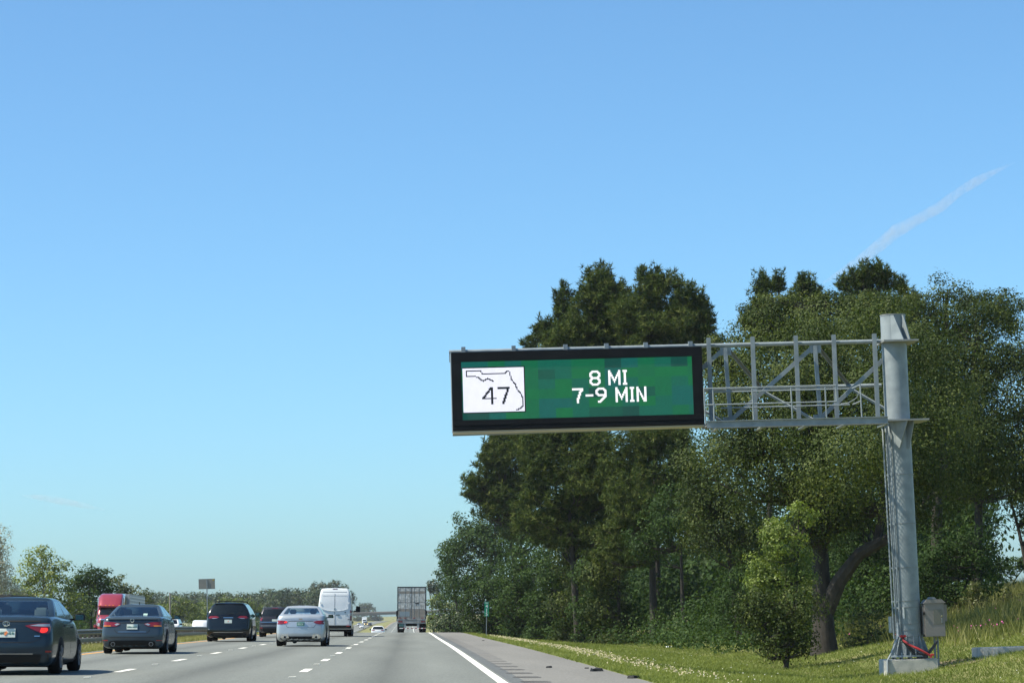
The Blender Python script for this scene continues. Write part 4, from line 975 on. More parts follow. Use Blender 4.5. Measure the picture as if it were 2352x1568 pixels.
MB().box(-1.0, 1.0, -7.19, -6.7, 2.4, 3.9).go('cooling_unit', M_plastic, tr, bevel=.04); MB().box(-1.1, 1.1, -20.5, -7, .8, 1.14).go('chassis', M_under, c9)

def simple_oncoming(name, label, x, y, paintm, P, cat, lit=False, group=None):
    o = place(name, label, x, y, yaw=PI, cat=cat, opp_=True, group=group)
    sub = dict(P); sub.update(paint=paintm); T, CT, b = build_car(o, sub)
    for q in (rect(.5, .82, .66, .78), mir(rect(.5, .82, .66, .78))):
        decal('headlight', q, T, M_head if lit else M_clear, o, 'front', off=.03)
    decal('grille', rect(-.42, .42, .5, .7), T, M_plastic, o, 'front', off=.02)
    return o
M_head = mat('lit_headlight', (.9, .8, .5), .2, emit=(1, .75, .3), estr=7)
M_dkpaint = paint('dark_oncoming_paint', (.02, .022, .026), .4, .3)
p_ = at(386, 1420, 232); simple_oncoming('pickup', 'white oncoming pickup mostly hidden behind the slate sedan', p_.x+.4, 232, M_white, P5, 'pickup')
p_ = at(830.5, 1434, 1030); simple_oncoming('distant_car', 'small white oncoming car below the bridge, left of the yellow line', p_.x, 1030, M_white, P1, 'car')
p_ = at(824.5, 1429, 1190); simple_oncoming('distant_car', 'silver oncoming car at far left of the distant group under the bridge', p_.x, 1190, M_silver, P1, 'car')
p_ = at(840.5, 1429, 1230); simple_oncoming('distant_car', 'oncoming car with glaring yellow headlight beneath the bridge', p_.x, 1230, M_dkpaint, P5, 'car', lit=True)
p_ = at(850, 1430, 1190); simple_oncoming('distant_car', 'dark oncoming car at the right of the distant group by the median', p_.x, 1190, M_dkpaint, P1, 'car')
p_ = at(836.5, 1427, 1330)
c10 = place('distant_truck', 'white box truck head on behind the distant oncoming cars', p_.x, 1330, yaw=PI, cat='truck', opp_=True)
MB().box(-1.25, 1.25, -9, -1.8, .9, 3.9).go('cargo_box', M_white, c10, bevel=.03)
v, f = stack([ring(1.1, -1.8, 0-(z-.5)*.2, lambda y, z=z: z, .02, .08, .08, .25) for z in (.5, 1.2, 1.8, 2.5)]); mesh_obj('cab', v, f, M_white, c10); Tt = bvh_of(v, f)
decal('windshield', rect(-.9, .9, 1.6, 2.3), Tt, M_glass_d, c10, 'front', off=.02); decal('grille', rect(-.6, .6, .7, 1.2), Tt, M_plastic, c10, 'front', off=.02)
for sx in (-1, 1):
    for yy in (-1, -7): wheel(c10, sx*.95, yy, .45, .28, sx > 0)
# white van and brown trailer beyond the guardrail
p_ = at(457, 1420, 318)
c11 = place('parked_van', 'white low van roof and side showing above the guardrail under the sign back', p_.x, 318, yaw=PI, cat='van', opp_=True)
v, f = stack([ring(w_, a, b, lambda y, z=z: z, .03, .1, .12, .35) for z, w_, a, b in ((.35, .98, -5.4, 0), (1.0, 1.02, -5.4, -.05), (1.5, 1.0, -5.4, -.3), (2.0, .97, -5.3, -.55), (2.3, .92, -5.2, -.75), (2.42, .80, -5.0, -1.0))])
mesh_obj('body', v, f, M_white, c11); Tt = bvh_of(v, f)
decal('front_trim', rect(-.7, .7, .5, .9), Tt, M_plastic, c11, 'front', off=.02)
for sx in (-1, 1):
    for yy in (-.9, -4.4): wheel(c11, sx*.88, yy, .36, .24, sx > 0)
p_ = at(14, 1380, 170)
c12 = place('flatbed_trailer', 'dull brown sided trailer roofline behind the dark blue sedan at far left', p_.x-1, 170, cat='trailer', opp_=True)
M_brt = mat('brown_tarp', (.085, .075, .06), .85, col2=(.06, .055, .05), scale=.8, bump=.3, bscale=2)
MB().box(-3.5, -.02, 0, 11, 1.0, 3.05).go('cargo_cover', M_brt, c12, bevel=.05); MB().box(0.02, 1.25, 0, 11, 1.0, 3.0).go('cargo_cover', M_brt, c12, bevel=.05)
for k in range(2): MB().box(-3.52, 1.27, -.03, .02, 1.9+k*.7, 1.96+k*.7).go('strap', M_under, c12)
MB().box(-3.4, 1.2, .2, 10.8, .7, 1.0).go('chassis', M_under, c12)
for sx in (-3.2, 1.0):
    for yy in (1.5, 2.8): wheel(c12, sx, yy, .5, .28)

# debris on the shoulder
def scrap(px, py, s, label, m):
    q = hit(px, py); Y = q.y; zz = gz(q.x, Y)+.005
    o = thing('tyre_scrap', label, 'debris', (q.x, Y, zz)); n = 9
    vs = [(math.cos(2*PI*k/n)*s*random.uniform(.7, 1.2), math.sin(2*PI*k/n)*s*.8*random.uniform(.6, 1.2), 0) for k in range(n)]
    vs += [(a*.8, b*.8, random.uniform(.3, .6)*s*.6+.01) for a, b, c in vs]
    mesh_obj('rubber', vs, [tuple(range(n))]+[(i, (i+1) % n, n+(i+1) % n, n+i) for i in range(n)]+[tuple(range(n, 2*n))], m, o, smooth=False)
scrap(1369, 1541, .18, 'largest black tyre scrap on the paved shoulder', M_plastic)
scrap(1453, 1557, .12, 'black tyre scrap at the grass edge of the shoulder, nearest the bottom', M_plastic)
scrap(1262, 1533, .08, 'thin black rubber strip left of the largest tyre scrap', M_plastic)
scrap(1348, 1535, .05, 'tiny black rubber crumb just above the largest tyre scrap', M_plastic)
scrap(1110, 1471, .07, 'small dark speck far up the shoulder below the mile marker', M_plastic)
q = hit(1536, 1487); o = thing('litter', 'crumpled white litter lying alone on the mown grass slope', 'litter', (q.x, q.y, gz(q.x, q.y)))
vs = [(random.uniform(-.2, .2), random.uniform(-.1, .1), random.uniform(0, .12)) for _ in range(10)]
bm = bmesh.new(); [bm.verts.new(p) for p in vs]; bmesh.ops.convex_hull(bm, input=bm.verts); me = bpy.data.meshes.new('paper'); bm.to_mesh(me); bm.free(); link('paper', me, o, M_paper)

# ------------------------------------------------------------------ trees
M_bark = mat('oak_bark', (.045, .038, .032), .95, col2=(.022, .019, .016), scale=6, bump=.8, bscale=12, stretch=(1, 1, .3))
M_bark_g = mat('pale_grey_bark', (.42, .39, .35), .9, col2=(.3, .28, .25), scale=3)
M_oak = leafmat('oak_leaves', (.020, .036, .010), (.056, .080, .018), (.125, .148, .038), rough=.6, spec=.18)
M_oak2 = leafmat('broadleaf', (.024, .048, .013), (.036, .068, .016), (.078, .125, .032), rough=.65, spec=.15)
M_pine = leafmat('pine_needles', (.026, .044, .013), (.062, .090, .022), (.14, .155, .045), transl=.2, rough=.7, spec=.1)
M_lime = leafmat('young_lime_leaves', (.05, .08, .014), (.12, .165, .03), (.25, .31, .07), transl=.4)
M_fresh = leafmat('fresh_yellow_green_leaves', (.07, .10, .025), (.16, .20, .05), (.29, .33, .10), transl=.4)
M_far = leafmat('distant_leaves', (.020, .036, .011), (.038, .062, .018), (.075, .105, .028), transl=.2)
M_bare = leafmat('budding_twigs', (.26, .25, .20), (.38, .36, .30), (.50, .47, .39), transl=.3)
M_shrub = leafmat('shrub_leaves', (.045, .065, .018), (.11, .13, .038), (.22, .22, .09), transl=.3)
M_weed = leafmat('weeds', (.08, .10, .028), (.17, .18, .06), (.33, .30, .16), transl=.3, rough=.8, spec=.1)
M_grass = leafmat('grass_blades', (.085, .115, .026), (.17, .205, .055), (.35, .35, .16), transl=.35, rough=.7, spec=.15)

M_verge = leafmat('dry_median_grass', (.13, .135, .045), (.23, .23, .095), (.42, .39, .22), transl=.3, rough=.8, spec=.1)
def unit(n):
    v = RNG.normal(size=(n, 3)); return v/np.linalg.norm(v, axis=1, keepdims=True)
def leaf_quads(c, nrm, size, aspect=.62, jitter=.35):
    n = len(c); up = unit(n); t = np.cross(nrm, up); t /= np.linalg.norm(t, axis=1, keepdims=True)+1e-9; b = np.cross(nrm, t)
    s = (size*RNG.uniform(1-jitter, 1+jitter, n))[:, None]
    V = np.empty((n, 4, 3)); V[:, 0] = c-t*s*.5; V[:, 1] = c-b*s*.5*aspect+nrm*s*.06; V[:, 2] = c+t*s*.5; V[:, 3] = c+b*s*.5*aspect+nrm*s*.06
    return V
def crown(name, ell, size, n, m, parent, origin, clump=.22, style='leaf', droop=0.0, fill=.35, airy=0.0, tint0=0.0):
    """ell: list of (centre, radii) in world space. Leaves gather in clumps that sit on and in the ellipsoids."""
    vol = np.array([r[0]*r[2] for c, r in ell]); vol = vol/vol.sum(); out = []; tin = []; cents = []
    for (c, r), fr in zip(ell, vol):
        nl = int(n*fr); r = np.array(r); c = np.array(c); rc = clump*1.15*float(r[0]*r[2])**.5
        nc = max(int(2.7*(1-airy*.6)/clump**2), 8); d = unit(nc)
        rad = np.where(RNG.random(nc) < fill, RNG.uniform(.2, .75, nc), RNG.uniform(.78, 1.02, nc))
        cc = c+d*r*rad[:, None]*(1-clump*.55)
        cr_ = rc*RNG.uniform(.6, 1.35, nc); ct = RNG.normal(0, .19, nc)
        cents += [(tuple(p), q) for p, q in zip(cc, cr_)]
        k = RNG.choice(nc, nl, p=cr_**2/np.sum(cr_**2)); dd = unit(nl); rr_ = RNG.uniform(.25, 1, nl)**.45
        flat = np.array([1.15, 1.15, .78])
        p = cc[k]+dd*flat*(cr_[k]*rr_)[:, None]
        # ragged: wisps leaving the clump
        wsp = RNG.random(nl) < .2; p[wsp] += dd[wsp]*(cr_[k][wsp]*RNG.uniform(.05, .75, wsp.sum())**1.3)[:, None]
        if droop: p[:, 2] -= RNG.random(nl)**3*droop
        form = (p-c)/r; form /= np.linalg.norm(form, axis=1, keepdims=True)+1e-9; nr = dd*.6+form*.5+unit(nl)*.55+np.array([0, 0, .2]); nr /= np.linalg.norm(nr, axis=1, keepdims=True)
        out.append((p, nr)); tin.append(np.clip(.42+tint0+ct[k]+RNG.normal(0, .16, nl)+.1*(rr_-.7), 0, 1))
    P_ = np.concatenate([a for a, b in out]); Nn = np.concatenate([b for a, b in out]); T_ = np.concatenate(tin)
    o = np.array(origin)
    if style == 'needle':
        # tufts: narrow blades radiating from points
        nt_ = len(P_)//9; P2 = P_[RNG.permutation(len(P_))[:nt_]]; reps = 9
        # upright sprigs standing out of the crown surface
        ns = max(nt_//45, 4); zi = np.argsort(-(P2[:, 2]+RNG.normal(0, (P2[:, 2].std()+.1)*1.1, nt_)))[:ns]
        sp_ = np.concatenate([P2[zi]+np.stack([RNG.normal(0, .08, ns), RNG.normal(0, .08, ns), np.full(ns, q_*size*.62)], 1) for q_ in (1, 1.8, 2.6, 3.3)])
        P2 = np.concatenate([P2, sp_]); nt_ = len(P2)
        c = np.repeat(P2, reps, 0); dirs = unit(len(c))*.8+np.array([0, 0, .45]); dirs /= np.linalg.norm(dirs, axis=1, keepdims=True)
        side = np.cross(dirs, unit(len(c))); side /= np.linalg.norm(side, axis=1, keepdims=True)+1e-9
        L_ = (size*RNG.uniform(.7, 1.3, len(c)))[:, None]; V = np.empty((len(c), 3, 3)); V[:, 0] = c-side*L_*.10; V[:, 1] = c+side*L_*.10; V[:, 2] = c+dirs*L_
        T_ = np.repeat(RNG.choice(T_, nt_), reps)
    else: V = leaf_quads(P_, Nn, size)
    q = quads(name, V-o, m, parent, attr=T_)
    return q, cents
def limbs(base, top, r0, cents, m, parent, name='trunk', bend=.3, frac=.5, forks=None, sides=7, reach=4.2):
    """tapered trunk plus limbs that reach for the leaf clumps"""
    base = Vector(base); top = Vector(top); o = Vector(parent.location); mb = MB(); n = 7; axis = []
    for i in range(n+1):
        t = i/n; p = base.lerp(top, t)+Vector((math.sin(t*4+base.x), math.cos(t*3+base.y), 0))*bend*t*(1-t*.4); axis.append((p, r0*(1.25 if i == 0 else 1)*(1-.78*t)))
    mb.tube([p-o for p, r in axis], [r for p, r in axis], sides+2)
    for pts, rs in (forks or []):
        mb.tube([Vector(p)-o for p in pts], rs, sides+1); axis += [(Vector(p), r) for p, r in zip(pts, rs)]
    random.shuffle(cents)
    for c, r in cents[:int(len(cents)*frac)]:
        c = Vector(c); best = min(axis, key=lambda a: (a[0]-c).length+(2.5 if a[0].z > c.z else 0)); a, ra = best
        if (c-a).length < .5 or (c-a).length > reach: continue
        mid = a.lerp(c, .5)+Vector((random.uniform(-.3, .3), random.uniform(-.3, .3), -.12*(c-a).length)); r_ = min(ra*.5, .035*(c-a).length+.02)
        mb.tube([a-o, a.lerp(mid, .5)-o, mid-o, c-o], [r_, r_*.8, r_*.55, r_*.2], sides-2, caps=False)
    return mb.go(name, m, parent, smooth=True)
KD = 0.50   # leaf density
def tree(name, label, Y, ell_px, base_px, m, leaf_px=6.0, dens=1.0, bark=None, group=None, cat='tree', style='leaf', depth=.75, forks=None, r0=None, top_px=None, **k):
    leaf_px *= 1.0 if style == 'needle' else 1.06
    sc = Y/FPX; ell = []
    area = 0
    if name in ('understory_tree', 'broadleaf_tree') and (group or '').startswith(('trees along', 'understory')) and 162 < Y < 330:
        xs_ = [e[0] for e in ell_px]; gy_ = 1413+(1.11-gz(at(sum(xs_)/len(xs_), 1413, Y).x, Y)-S*0)*FPX/Y; gy_ = min(gy_, 1500)
        ell_px = list(ell_px)+[(min(xs_)+(max(xs_)-min(xs_))*t, gy_-26, 42, 30) for t in (0, .5, 1)]
    for (cx, cy, rx, ry, *dy_) in ell_px:
        c = at(cx, cy, Y+(dy_[0] if dy_ else 0)+RNG.uniform(-.3, .3)*rx*sc); rr_ = (rx*sc, max(rx, ry*.6)*sc*depth, ry*sc); ell.append((tuple(c), rr_)); area += rx*ry
    bx = at(base_px[0], 1413, Y).x; g0 = gz(bx, Y)
    root = thing(name, label, cat, (bx, Y, g0), group)
    n = int(area*KD*dens*(6.0/leaf_px)**2*(3.4 if style == 'needle' else 1)*(1.35 if Y > 110 else .85))
    kk = {a: b for a, b in k.items() if a in ('clump', 'droop', 'fill', 'airy', 'tint0')}
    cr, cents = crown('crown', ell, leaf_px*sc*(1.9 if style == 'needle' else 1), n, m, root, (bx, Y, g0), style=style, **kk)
    # trunk top
    hi = min(ell_px, key=lambda e: e[1]); tp = at(*(top_px or (hi[0], hi[1]-.2*hi[3])), Y); tp.y = Y
    H = tp.z-g0
    limbs((bx, Y, g0-.4), tp, r0 or max(.05, H*.022), cents, bark or M_bark, root, forks=forks, frac=k.get('frac', .5), bend=k.get('bend', .3))
    return root
OAKG = 'live oaks along the right verge'; PG = 'pines rising above the sign'
def A(px, py, Y): return tuple(at(px, py, Y))
# the big oak beside the upright
tree('live_oak', 'broad live oak with thick forked dark trunk left of the round upright', 98,
     [(1830, 900, 170, 190), (1990, 800, 190, 150), (1720, 1010, 140, 190), (1880, 1080, 190, 130), (1880, 1195, 75, 60), (1975, 1165, 90, 55), (2110, 930, 150, 220), (1990, 960, 200, 150), (1990, 1000, 230, 170, -9), (2120, 1060, 130, 150, -8), (1950, 860, 200, 150, 8)],
     (1890, 1512), M_oak, 5.6, 1.15, r0=.5, group=OAKG, clump=.22, droop=.7, top_px=(1885, 1000), frac=.8,
     forks=[([A(1895, 1400, 98), A(1930, 1330, 97.6), A(1975, 1270, 97), A(2040, 1235, 96.5), A(2110, 1180, 96), A(2160, 1080, 96)], [.42, .3, .25, .2, .15, .08]),
            ([A(2010, 1255, 97), A(2025, 1180, 97), A(2030, 1060, 97)], [.16, .12, .07]),
            ([A(1885, 1250, 98), A(1850, 1150, 98.5), A(1790, 1050, 99)], [.4, .24, .1])])
tree('live_oak', 'tall live oak filling the right edge behind the round upright', 116,
     [(2250, 830, 130, 170), (2345, 960, 110, 230), (2200, 1010, 150, 150), (2120, 850, 100, 130), (2230, 1040, 110, 120, -9), (2160, 960, 110, 120, -8)], (2240, 1400), M_oak, 5.4, 1.15, group=OAKG, clump=.22, droop=.8, tint0=-.04)
tree('live_oak', 'open topped live oak whose upper boughs stand against sky above the steel upright', 136,
     [(2170, 685, 85, 65), (2075, 700, 60, 40), (2300, 700, 60, 45), (2120, 760, 90, 80), (2235, 720, 55, 60), (2320, 730, 60, 75), (2070, 740, 80, 75)], (2150, 1400), M_oak, 5.0, .75, group=OAKG, clump=.25, airy=.4, tint0=.05)
tree('live_oak', 'rounded live oak crown just right of the pine group, above the truss', 132,
     [(1760, 800, 105, 140), (1660, 835, 62, 72), (1795, 710, 80, 50), (1725, 725, 40, 40), (1905, 705, 60, 42), (1900, 760, 120, 100), (1690, 930, 90, 150), (1840, 930, 150, 120), (2020, 740, 110, 90)], (1790, 1400), M_oak, 5.2, 1.1, group=OAKG, clump=.22, tint0=.05)
# trees below and behind
U_ = 'dense understory trees in the shade of the oaks'
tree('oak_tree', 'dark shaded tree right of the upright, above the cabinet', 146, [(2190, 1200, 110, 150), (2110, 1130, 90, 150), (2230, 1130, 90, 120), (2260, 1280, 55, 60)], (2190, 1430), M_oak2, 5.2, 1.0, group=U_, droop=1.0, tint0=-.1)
tree('oak_tree', 'tree hanging over the sky gap at the right edge of the photo', 124, [(2345, 1120, 45, 110), (2300, 1090, 60, 70), (2352, 1190, 16, 40)], (2380, 1400), M_oak, 5.2, .8, group=U_, airy=.3)
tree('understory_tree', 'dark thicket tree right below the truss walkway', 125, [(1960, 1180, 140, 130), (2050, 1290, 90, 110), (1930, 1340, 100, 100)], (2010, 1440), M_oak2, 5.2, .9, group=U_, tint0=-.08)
tree('understory_tree', 'dense tree below the right end of the message sign', 135, [(1640, 1090, 110, 110), (1700, 1210, 100, 110), (1610, 1190, 80, 90)], (1700, 1450), M_oak, 5.4, 1.0, group=U_, droop=.8)
tree('understory_tree', 'leafy low tree at the grass edge left of the lime green bush', 122, [(1690, 1390, 55, 65), (1715, 1330, 50, 60)], (1700, 1462), M_oak2, 5.4, .9, group=U_, tint0=.03)
tree('lime_tree', 'bright lime green small tree sunlit in front of the oak trunk', 87,
     [(1795, 1235, 66, 62), (1845, 1180, 42, 32), (1748, 1305, 42, 46), (1820, 1310, 62, 70), (1770, 1350, 60, 50)], (1795, 1500), M_lime, 5.6, 1.5, clump=.25, r0=.09, tint0=.12)
tree('shrub', 'drooping dark green shrub around the foot of the oak trunk', 85.5, [(1728, 1395, 45, 55), (1760, 1400, 60, 60), (1790, 1450, 70, 48), (1838, 1400, 62, 80), (1840, 1475, 50, 30), (1775, 1490, 50, 18)], (1815, 1505), M_oak, 5.6, 1.4, cat='shrub', r0=.08, airy=.1, droop=.4)
tree('shrub', 'olive brown shrub between the oak trunk and concrete pad', 99, [(1985, 1430, 50, 55), (2020, 1460, 40, 40), (1960, 1475, 35, 30)], (1990, 1500), M_shrub, 5.0, .7, cat='shrub', r0=.06)
tree('oak_tree', 'dark bushy low tree between the upright and the sky gap at far right', 113, [(2160, 1290, 70, 80), (2235, 1265, 55, 85), (2200, 1360, 80, 38), (2115, 1330, 50, 60)], (2190, 1400), M_oak2, 5.4, 1.0, group=U_, tint0=-.12, droop=.5)
# pines
tree('pine_tree', 'tallest left pine with pointed top above the message sign', 186,
     [(1378, 662, 50, 40), (1405, 695, 70, 45), (1375, 725, 82, 62), (1335, 785, 100, 62), (1420, 790, 80, 60), (1400, 850, 110, 80), (1340, 930, 120, 90)], (1385, 1440), M_pine, 6, 1.0, style='needle', group=PG, clump=.2, bark=M_bark, r0=.3, bend=.1)
tree('pine_tree', 'tall twin topped pine right of the tallest left pine', 182,
     [(1497, 668, 42, 46), (1548, 692, 52, 52), (1600, 722, 40, 44), (1615, 800, 52, 60), (1452, 722, 55, 42), (1470, 745, 60, 60), (1530, 760, 95, 60), (1590, 745, 58, 62), (1510, 840, 110, 80), (1480, 920, 120, 90)], (1510, 1440), M_pine, 6, 1.0, style='needle', group=PG, clump=.2, tint0=.08, r0=.3, bend=.1)
tree('pine_tree', 'lower pine stepping down on the left of the tallest pines', 200,
     [(1297, 705, 24, 40), (1290, 770, 50, 50), (1250, 765, 30, 30), (1215, 790, 22, 20), (1280, 860, 90, 70), (1240, 950, 90, 80)], (1300, 1440), M_pine, 5.6, 1.0, style='needle', group=PG, clump=.2, r0=.28, bend=.1)
tree('pine_tree', 'pine whose boughs reach out over the sky below the sign corner', 226,
     [(1195, 1030, 75, 55), (1150, 1015, 35, 22), (1125, 1060, 48, 42), (1105, 1110, 45, 34), (1180, 1120, 90, 60), (1085, 1138, 26, 18), (1140, 1165, 60, 45), (1220, 1200, 80, 60)], (1200, 1440), M_pine, 5.6, .95, style='needle', group=PG, clump=.22, tint0=.05, r0=.28, bend=.1)
tree('pine_tree', 'pine mass directly below the left half of the message sign', 172,
     [(1290, 1060, 110, 90), (1380, 1110, 120, 100), (1270, 1180, 100, 80), (1370, 1230, 110, 70)], (1330, 1440), M_pine, 5.6, 1.0, style='needle', group=PG, clump=.2, r0=.3)
tree('pine_tree', 'olive pine below the middle of the message sign', 165,
     [(1500, 1050, 110, 90), (1480, 1160, 100, 80), (1570, 1120, 70, 90), (1430, 1250, 90, 60)], (1500, 1440), M_pine, 5.8, 1.0, style='needle', group=PG, clump=.2, tint0=.04, r0=.3)
for lab, Y, el, bx_ in (('small round pine top poking over the oak crown nearest the pine group', 172, [(1752, 672, 34, 36), (1790, 655, 18, 20), (1760, 730, 60, 50)], 1755),
                        ('dark spiky pine top in the dip left of the highest right pine', 176, [(1850, 665, 26, 32), (1880, 690, 24, 34), (1830, 700, 30, 36), (1862, 745, 55, 45)], 1855),
                        ('highest right pine with flat bushy top under the contrail', 170, [(2005, 632, 45, 24), (1975, 655, 40, 28), (2035, 650, 30, 26), (1940, 650, 24, 22), (1990, 700, 70, 45)], 1992),
                        ('thin pine sprigs right of the highest right pine', 174, [(2068, 665, 16, 22), (2095, 690, 24, 24), (2050, 705, 30, 30)], 2075)):
    tree('pine_tree', lab, Y, el, (bx_, 1440), M_pine, 5.6, 1.0, style='needle', group='pine tops behind the oaks', clump=.24, tint0=-.02, r0=.25, bend=.1)
# left end of the woods
W_ = 'trees along the receding end of the woods'
tree('broadleaf_tree', 'round broadleaf tree bulging over the road verge left of the pines', 300, [(1085, 1225, 62, 55), (1140, 1200, 50, 40), (1045, 1275, 42, 45), (1130, 1260, 90, 70), (1060, 1330, 60, 50)], (1110, 1440), M_oak2, 5, 1.0, group=W_, tint0=.02)
tree('broadleaf_tree', 'leftmost overhanging tree of the right woods above the lorry', 340, [(1028, 1265, 28, 30), (1022, 1310, 26, 26), (1050, 1350, 45, 40)], (1060, 1440), M_oak2, 4.8, 1.0, group=W_, tint0=-.03)
tree('broadleaf_tree', 'shaded tree behind the mile marker', 235, [(1140, 1340, 80, 60), (1100, 1390, 55, 45), (1180, 1400, 70, 50)], (1140, 1450), M_oak2, 5, 1.0, group=W_)
tree('broadleaf_tree', 'leafy tree right of the mile marker with light green sprays', 190, [(1260, 1320, 70, 80), (1240, 1400, 50, 55), (1320, 1340, 60, 80)], (1270, 1455), M_oak2, 5.2, 1.0, group=W_, tint0=.06)
tree('broadleaf_tree', 'tree at the shaded grass edge in the middle of the woods', 170, [(1380, 1330, 70, 90), (1350, 1410, 55, 50), (1420, 1410, 55, 50)], (1380, 1460), M_oak2, 5.4, 1.0, group=W_, tint0=.0)
tree('broadleaf_tree', 'fresh light green tree just right of the lorry', 430, [(1010, 1395, 30, 38), (1045, 1400, 30, 45), (990, 1425, 14, 22)], (1020, 1445), M_lime, 4.6, 1.0, group=W_, tint0=-.15)
tree('broadleaf_tree', 'low grey green tree under the overhang, left of the mile marker', 300, [(1065, 1415, 40, 35), (1030, 1430, 30, 22)], (1070, 1446), M_far, 4.6, 1.0, group=W_, tint0=.1)
tree('pine_tree', 'small dark far pine peeping above the light green tree by the lorry', 620, [(996, 1348, 15, 20), (985, 1345, 7, 14), (1010, 1365, 14, 30)], (996, 1440), M_far, 4, 1.1, group=W_)
# backing woods so the edge stays dense and dark
F_ = 'understory trees along the front of the pines'
for lab, Y, el, bx_, m_, t0 in (
    ('understory tree filling the shade under the pines just right of the mile marker', 196, [(1200, 1290, 80, 80), (1185, 1370, 70, 60), (1220, 1420, 60, 36)], 1200, M_oak2, 0),
    ('vine hung tree below the left half of the sign, second from the mile marker', 176, [(1320, 1240, 80, 80), (1300, 1400, 70, 52), (1340, 1300, 70, 70)], 1310, M_oak, -.03),
    ('tree with silvery leaves below the middle of the message sign', 168, [(1430, 1230, 75, 80), (1385, 1310, 60, 70), (1390, 1400, 55, 50)], 1410, M_oak, .04),
    ('dark leafy tree under the right third of the message sign', 158, [(1550, 1190, 90, 80), (1490, 1240, 60, 50)], 1575, M_oak2, -.08)):
    tree('understory_tree', lab, Y, el, (bx_, 1440), m_, 5.4, 1.0, group=F_, tint0=t0, droop=.8)
under = []
uy = [108, 122, 146, 160, 176, 196, 235, 300, 420]; ux = [15.2, 14.9, 14.6, 13.4, 11.0, 8.9, 8.2, 7.8, 7.2]
Y = 106.0
while Y < 420:
    X = float(np.interp(Y, uy, ux))+RNG.uniform(-.2, .9); r = RNG.uniform(.7, 1.7)
    if Y < 165: r *= .95
    if RNG.random() < .85: under.append(((X+.5, Y, gz(X, Y)+r*.45), (r*1.2, r*1.5, r*.8)))
    if RNG.random() < .8 : under.append(((X+2.4, Y+2, gz(X+2, Y)+r*.9), (r*1.5, r*1.5, r*1.3)))
    Y += 1.1+Y*.006
for (px, py) in [(1950, 1470), (2000, 1455), (2060, 1440), (2100, 1420), (2140, 1405), (2180, 1390), (2215, 1390), (2250, 1375)]:
    p = at(px, py, 118); r = RNG.uniform(1.5, 2.2); under.append(((p.x, 118, gz(p.x, 118)+r*.6), (r*1.5, r, r)))
q, _ = crown('undergrowth', under, .18, 60000, M_oak2, None, (0, 0, 0), clump=.25, fill=.3, airy=.2)
tag(q, 'low tangled undergrowth along the foot of the right hand woods', 'undergrowth', kind='stuff')
brush = []
for i in range(70):
    Y = 130*(8.0**(i/69.)); x = -43-RNG.uniform(0, 5); h = RNG.uniform(3.2, 6.0); brush.append(((x, Y, gz(x, Y)+h*.42), (h*1.1, 3+Y*.02, h*.62)))
q, _ = crown('roadside_brush', brush, .5, 55000, M_oak2, None, (0, 0, 0), clump=.25, fill=.3, airy=.1)
tag(q, 'green brush lining the far side of the oncoming carriageway', 'brush', kind='stuff')
wb_ = []
for i in range(46):
    Y = 40-i*26.0
    for x_, h_ in ((24+RNG.uniform(0, 6), RNG.uniform(11, 17)), (-48-RNG.uniform(0, 8), RNG.uniform(9, 15))): wb_.append(((x_, Y, gz(x_, Y)+h_*.45), (h_*.6, 15, h_*.55)))
for i in range(12): wb_.append(((-110+i*20, -1150, 8), (16, 10, 11)))
q, _ = crown('woods_along_road', wb_, 1.7, 36000, M_oak2, None, (0, 0, 0), clump=.25, fill=.4)
tag(q, 'roadside woods continuing back along both sides of the road', 'woods', kind='stuff')
back = []
for (cx, cy, rx, ry, Y) in [(1180, 1290, 110, 150, 330), (1330, 1350, 140, 110, 240), (1450, 1200, 160, 230, 240), (1600, 1150, 160, 260, 220), (1750, 1200, 160, 230, 190), (1900, 1150, 160, 260, 180), (2080, 1130, 150, 260, 175), (2230, 1090, 60, 200, 172), (1560, 1370, 130, 80, 185), (1750, 1380, 130, 80, 170), (1950, 1370, 120, 80, 165), (2130, 1330, 90, 80, 160)]:
    sc = Y/FPX; back.append((tuple(at(cx, cy, Y)), (rx*sc, rx*sc*.6, ry*sc)))
for row, (dx, h_) in enumerate(((3.5, 5.0), (8, 7.5), (13, 9), (19, 10))):
    Y = 128.0+row*5
    while Y < 330:
        X = float(np.interp(Y, [122, 146, 160, 176, 196, 235, 300], [17.5, 18.5, 17.5, 14.5, 11, 9.5, 8.5]))+dx+RNG.uniform(-1, 1)
        if X*FPX/Y < 1300: back.append(((X, Y, gz(X, Y)+h_*.42), (3.2, 3.6, h_*.55)))
        Y += 5.5
for i in range(7):
    X = 19+i*1.9; back.append(((X, 150+RNG.uniform(-4, 4), gz(X, 150)+3.0), (2.0, 2.4, 3.4)))
    X = 20+i*1.6; back.append(((X, 136, gz(X, 136)+1.6), (1.5, 1.6, 1.7)))
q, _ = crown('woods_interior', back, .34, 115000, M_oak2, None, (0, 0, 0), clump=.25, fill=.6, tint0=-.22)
tag(q, 'shaded interior of the right hand woods seen between the front trees', 'woods', kind='stuff')
tree('bush', 'bushes low on the skyline at the far right below the sky gap', 150, [(2318, 1300, 40, 24), (2350, 1295, 30, 20), (2280, 1315, 30, 30)], (2320, 1345), M_oak2, 4.8, 1.0, cat='bush', r0=.06)
tree('bush', 'reddish green bush rising from the weedy bank', 112, [(2237, 1350, 20, 22), (2225, 1375, 30, 20), (2255, 1378, 26, 18)], (2235, 1392), M_shrub, 4.6, .9, cat='bush', r0=.05, tint0=.12)
tree('bush', 'pale green bush on the weedy bank near the right edge', 112, [(2312, 1365, 12, 20), (2330, 1378, 22, 14), (2345, 1370, 14, 14)], (2315, 1392), M_shrub, 4.6, .9, cat='bush', r0=.05, tint0=.2)

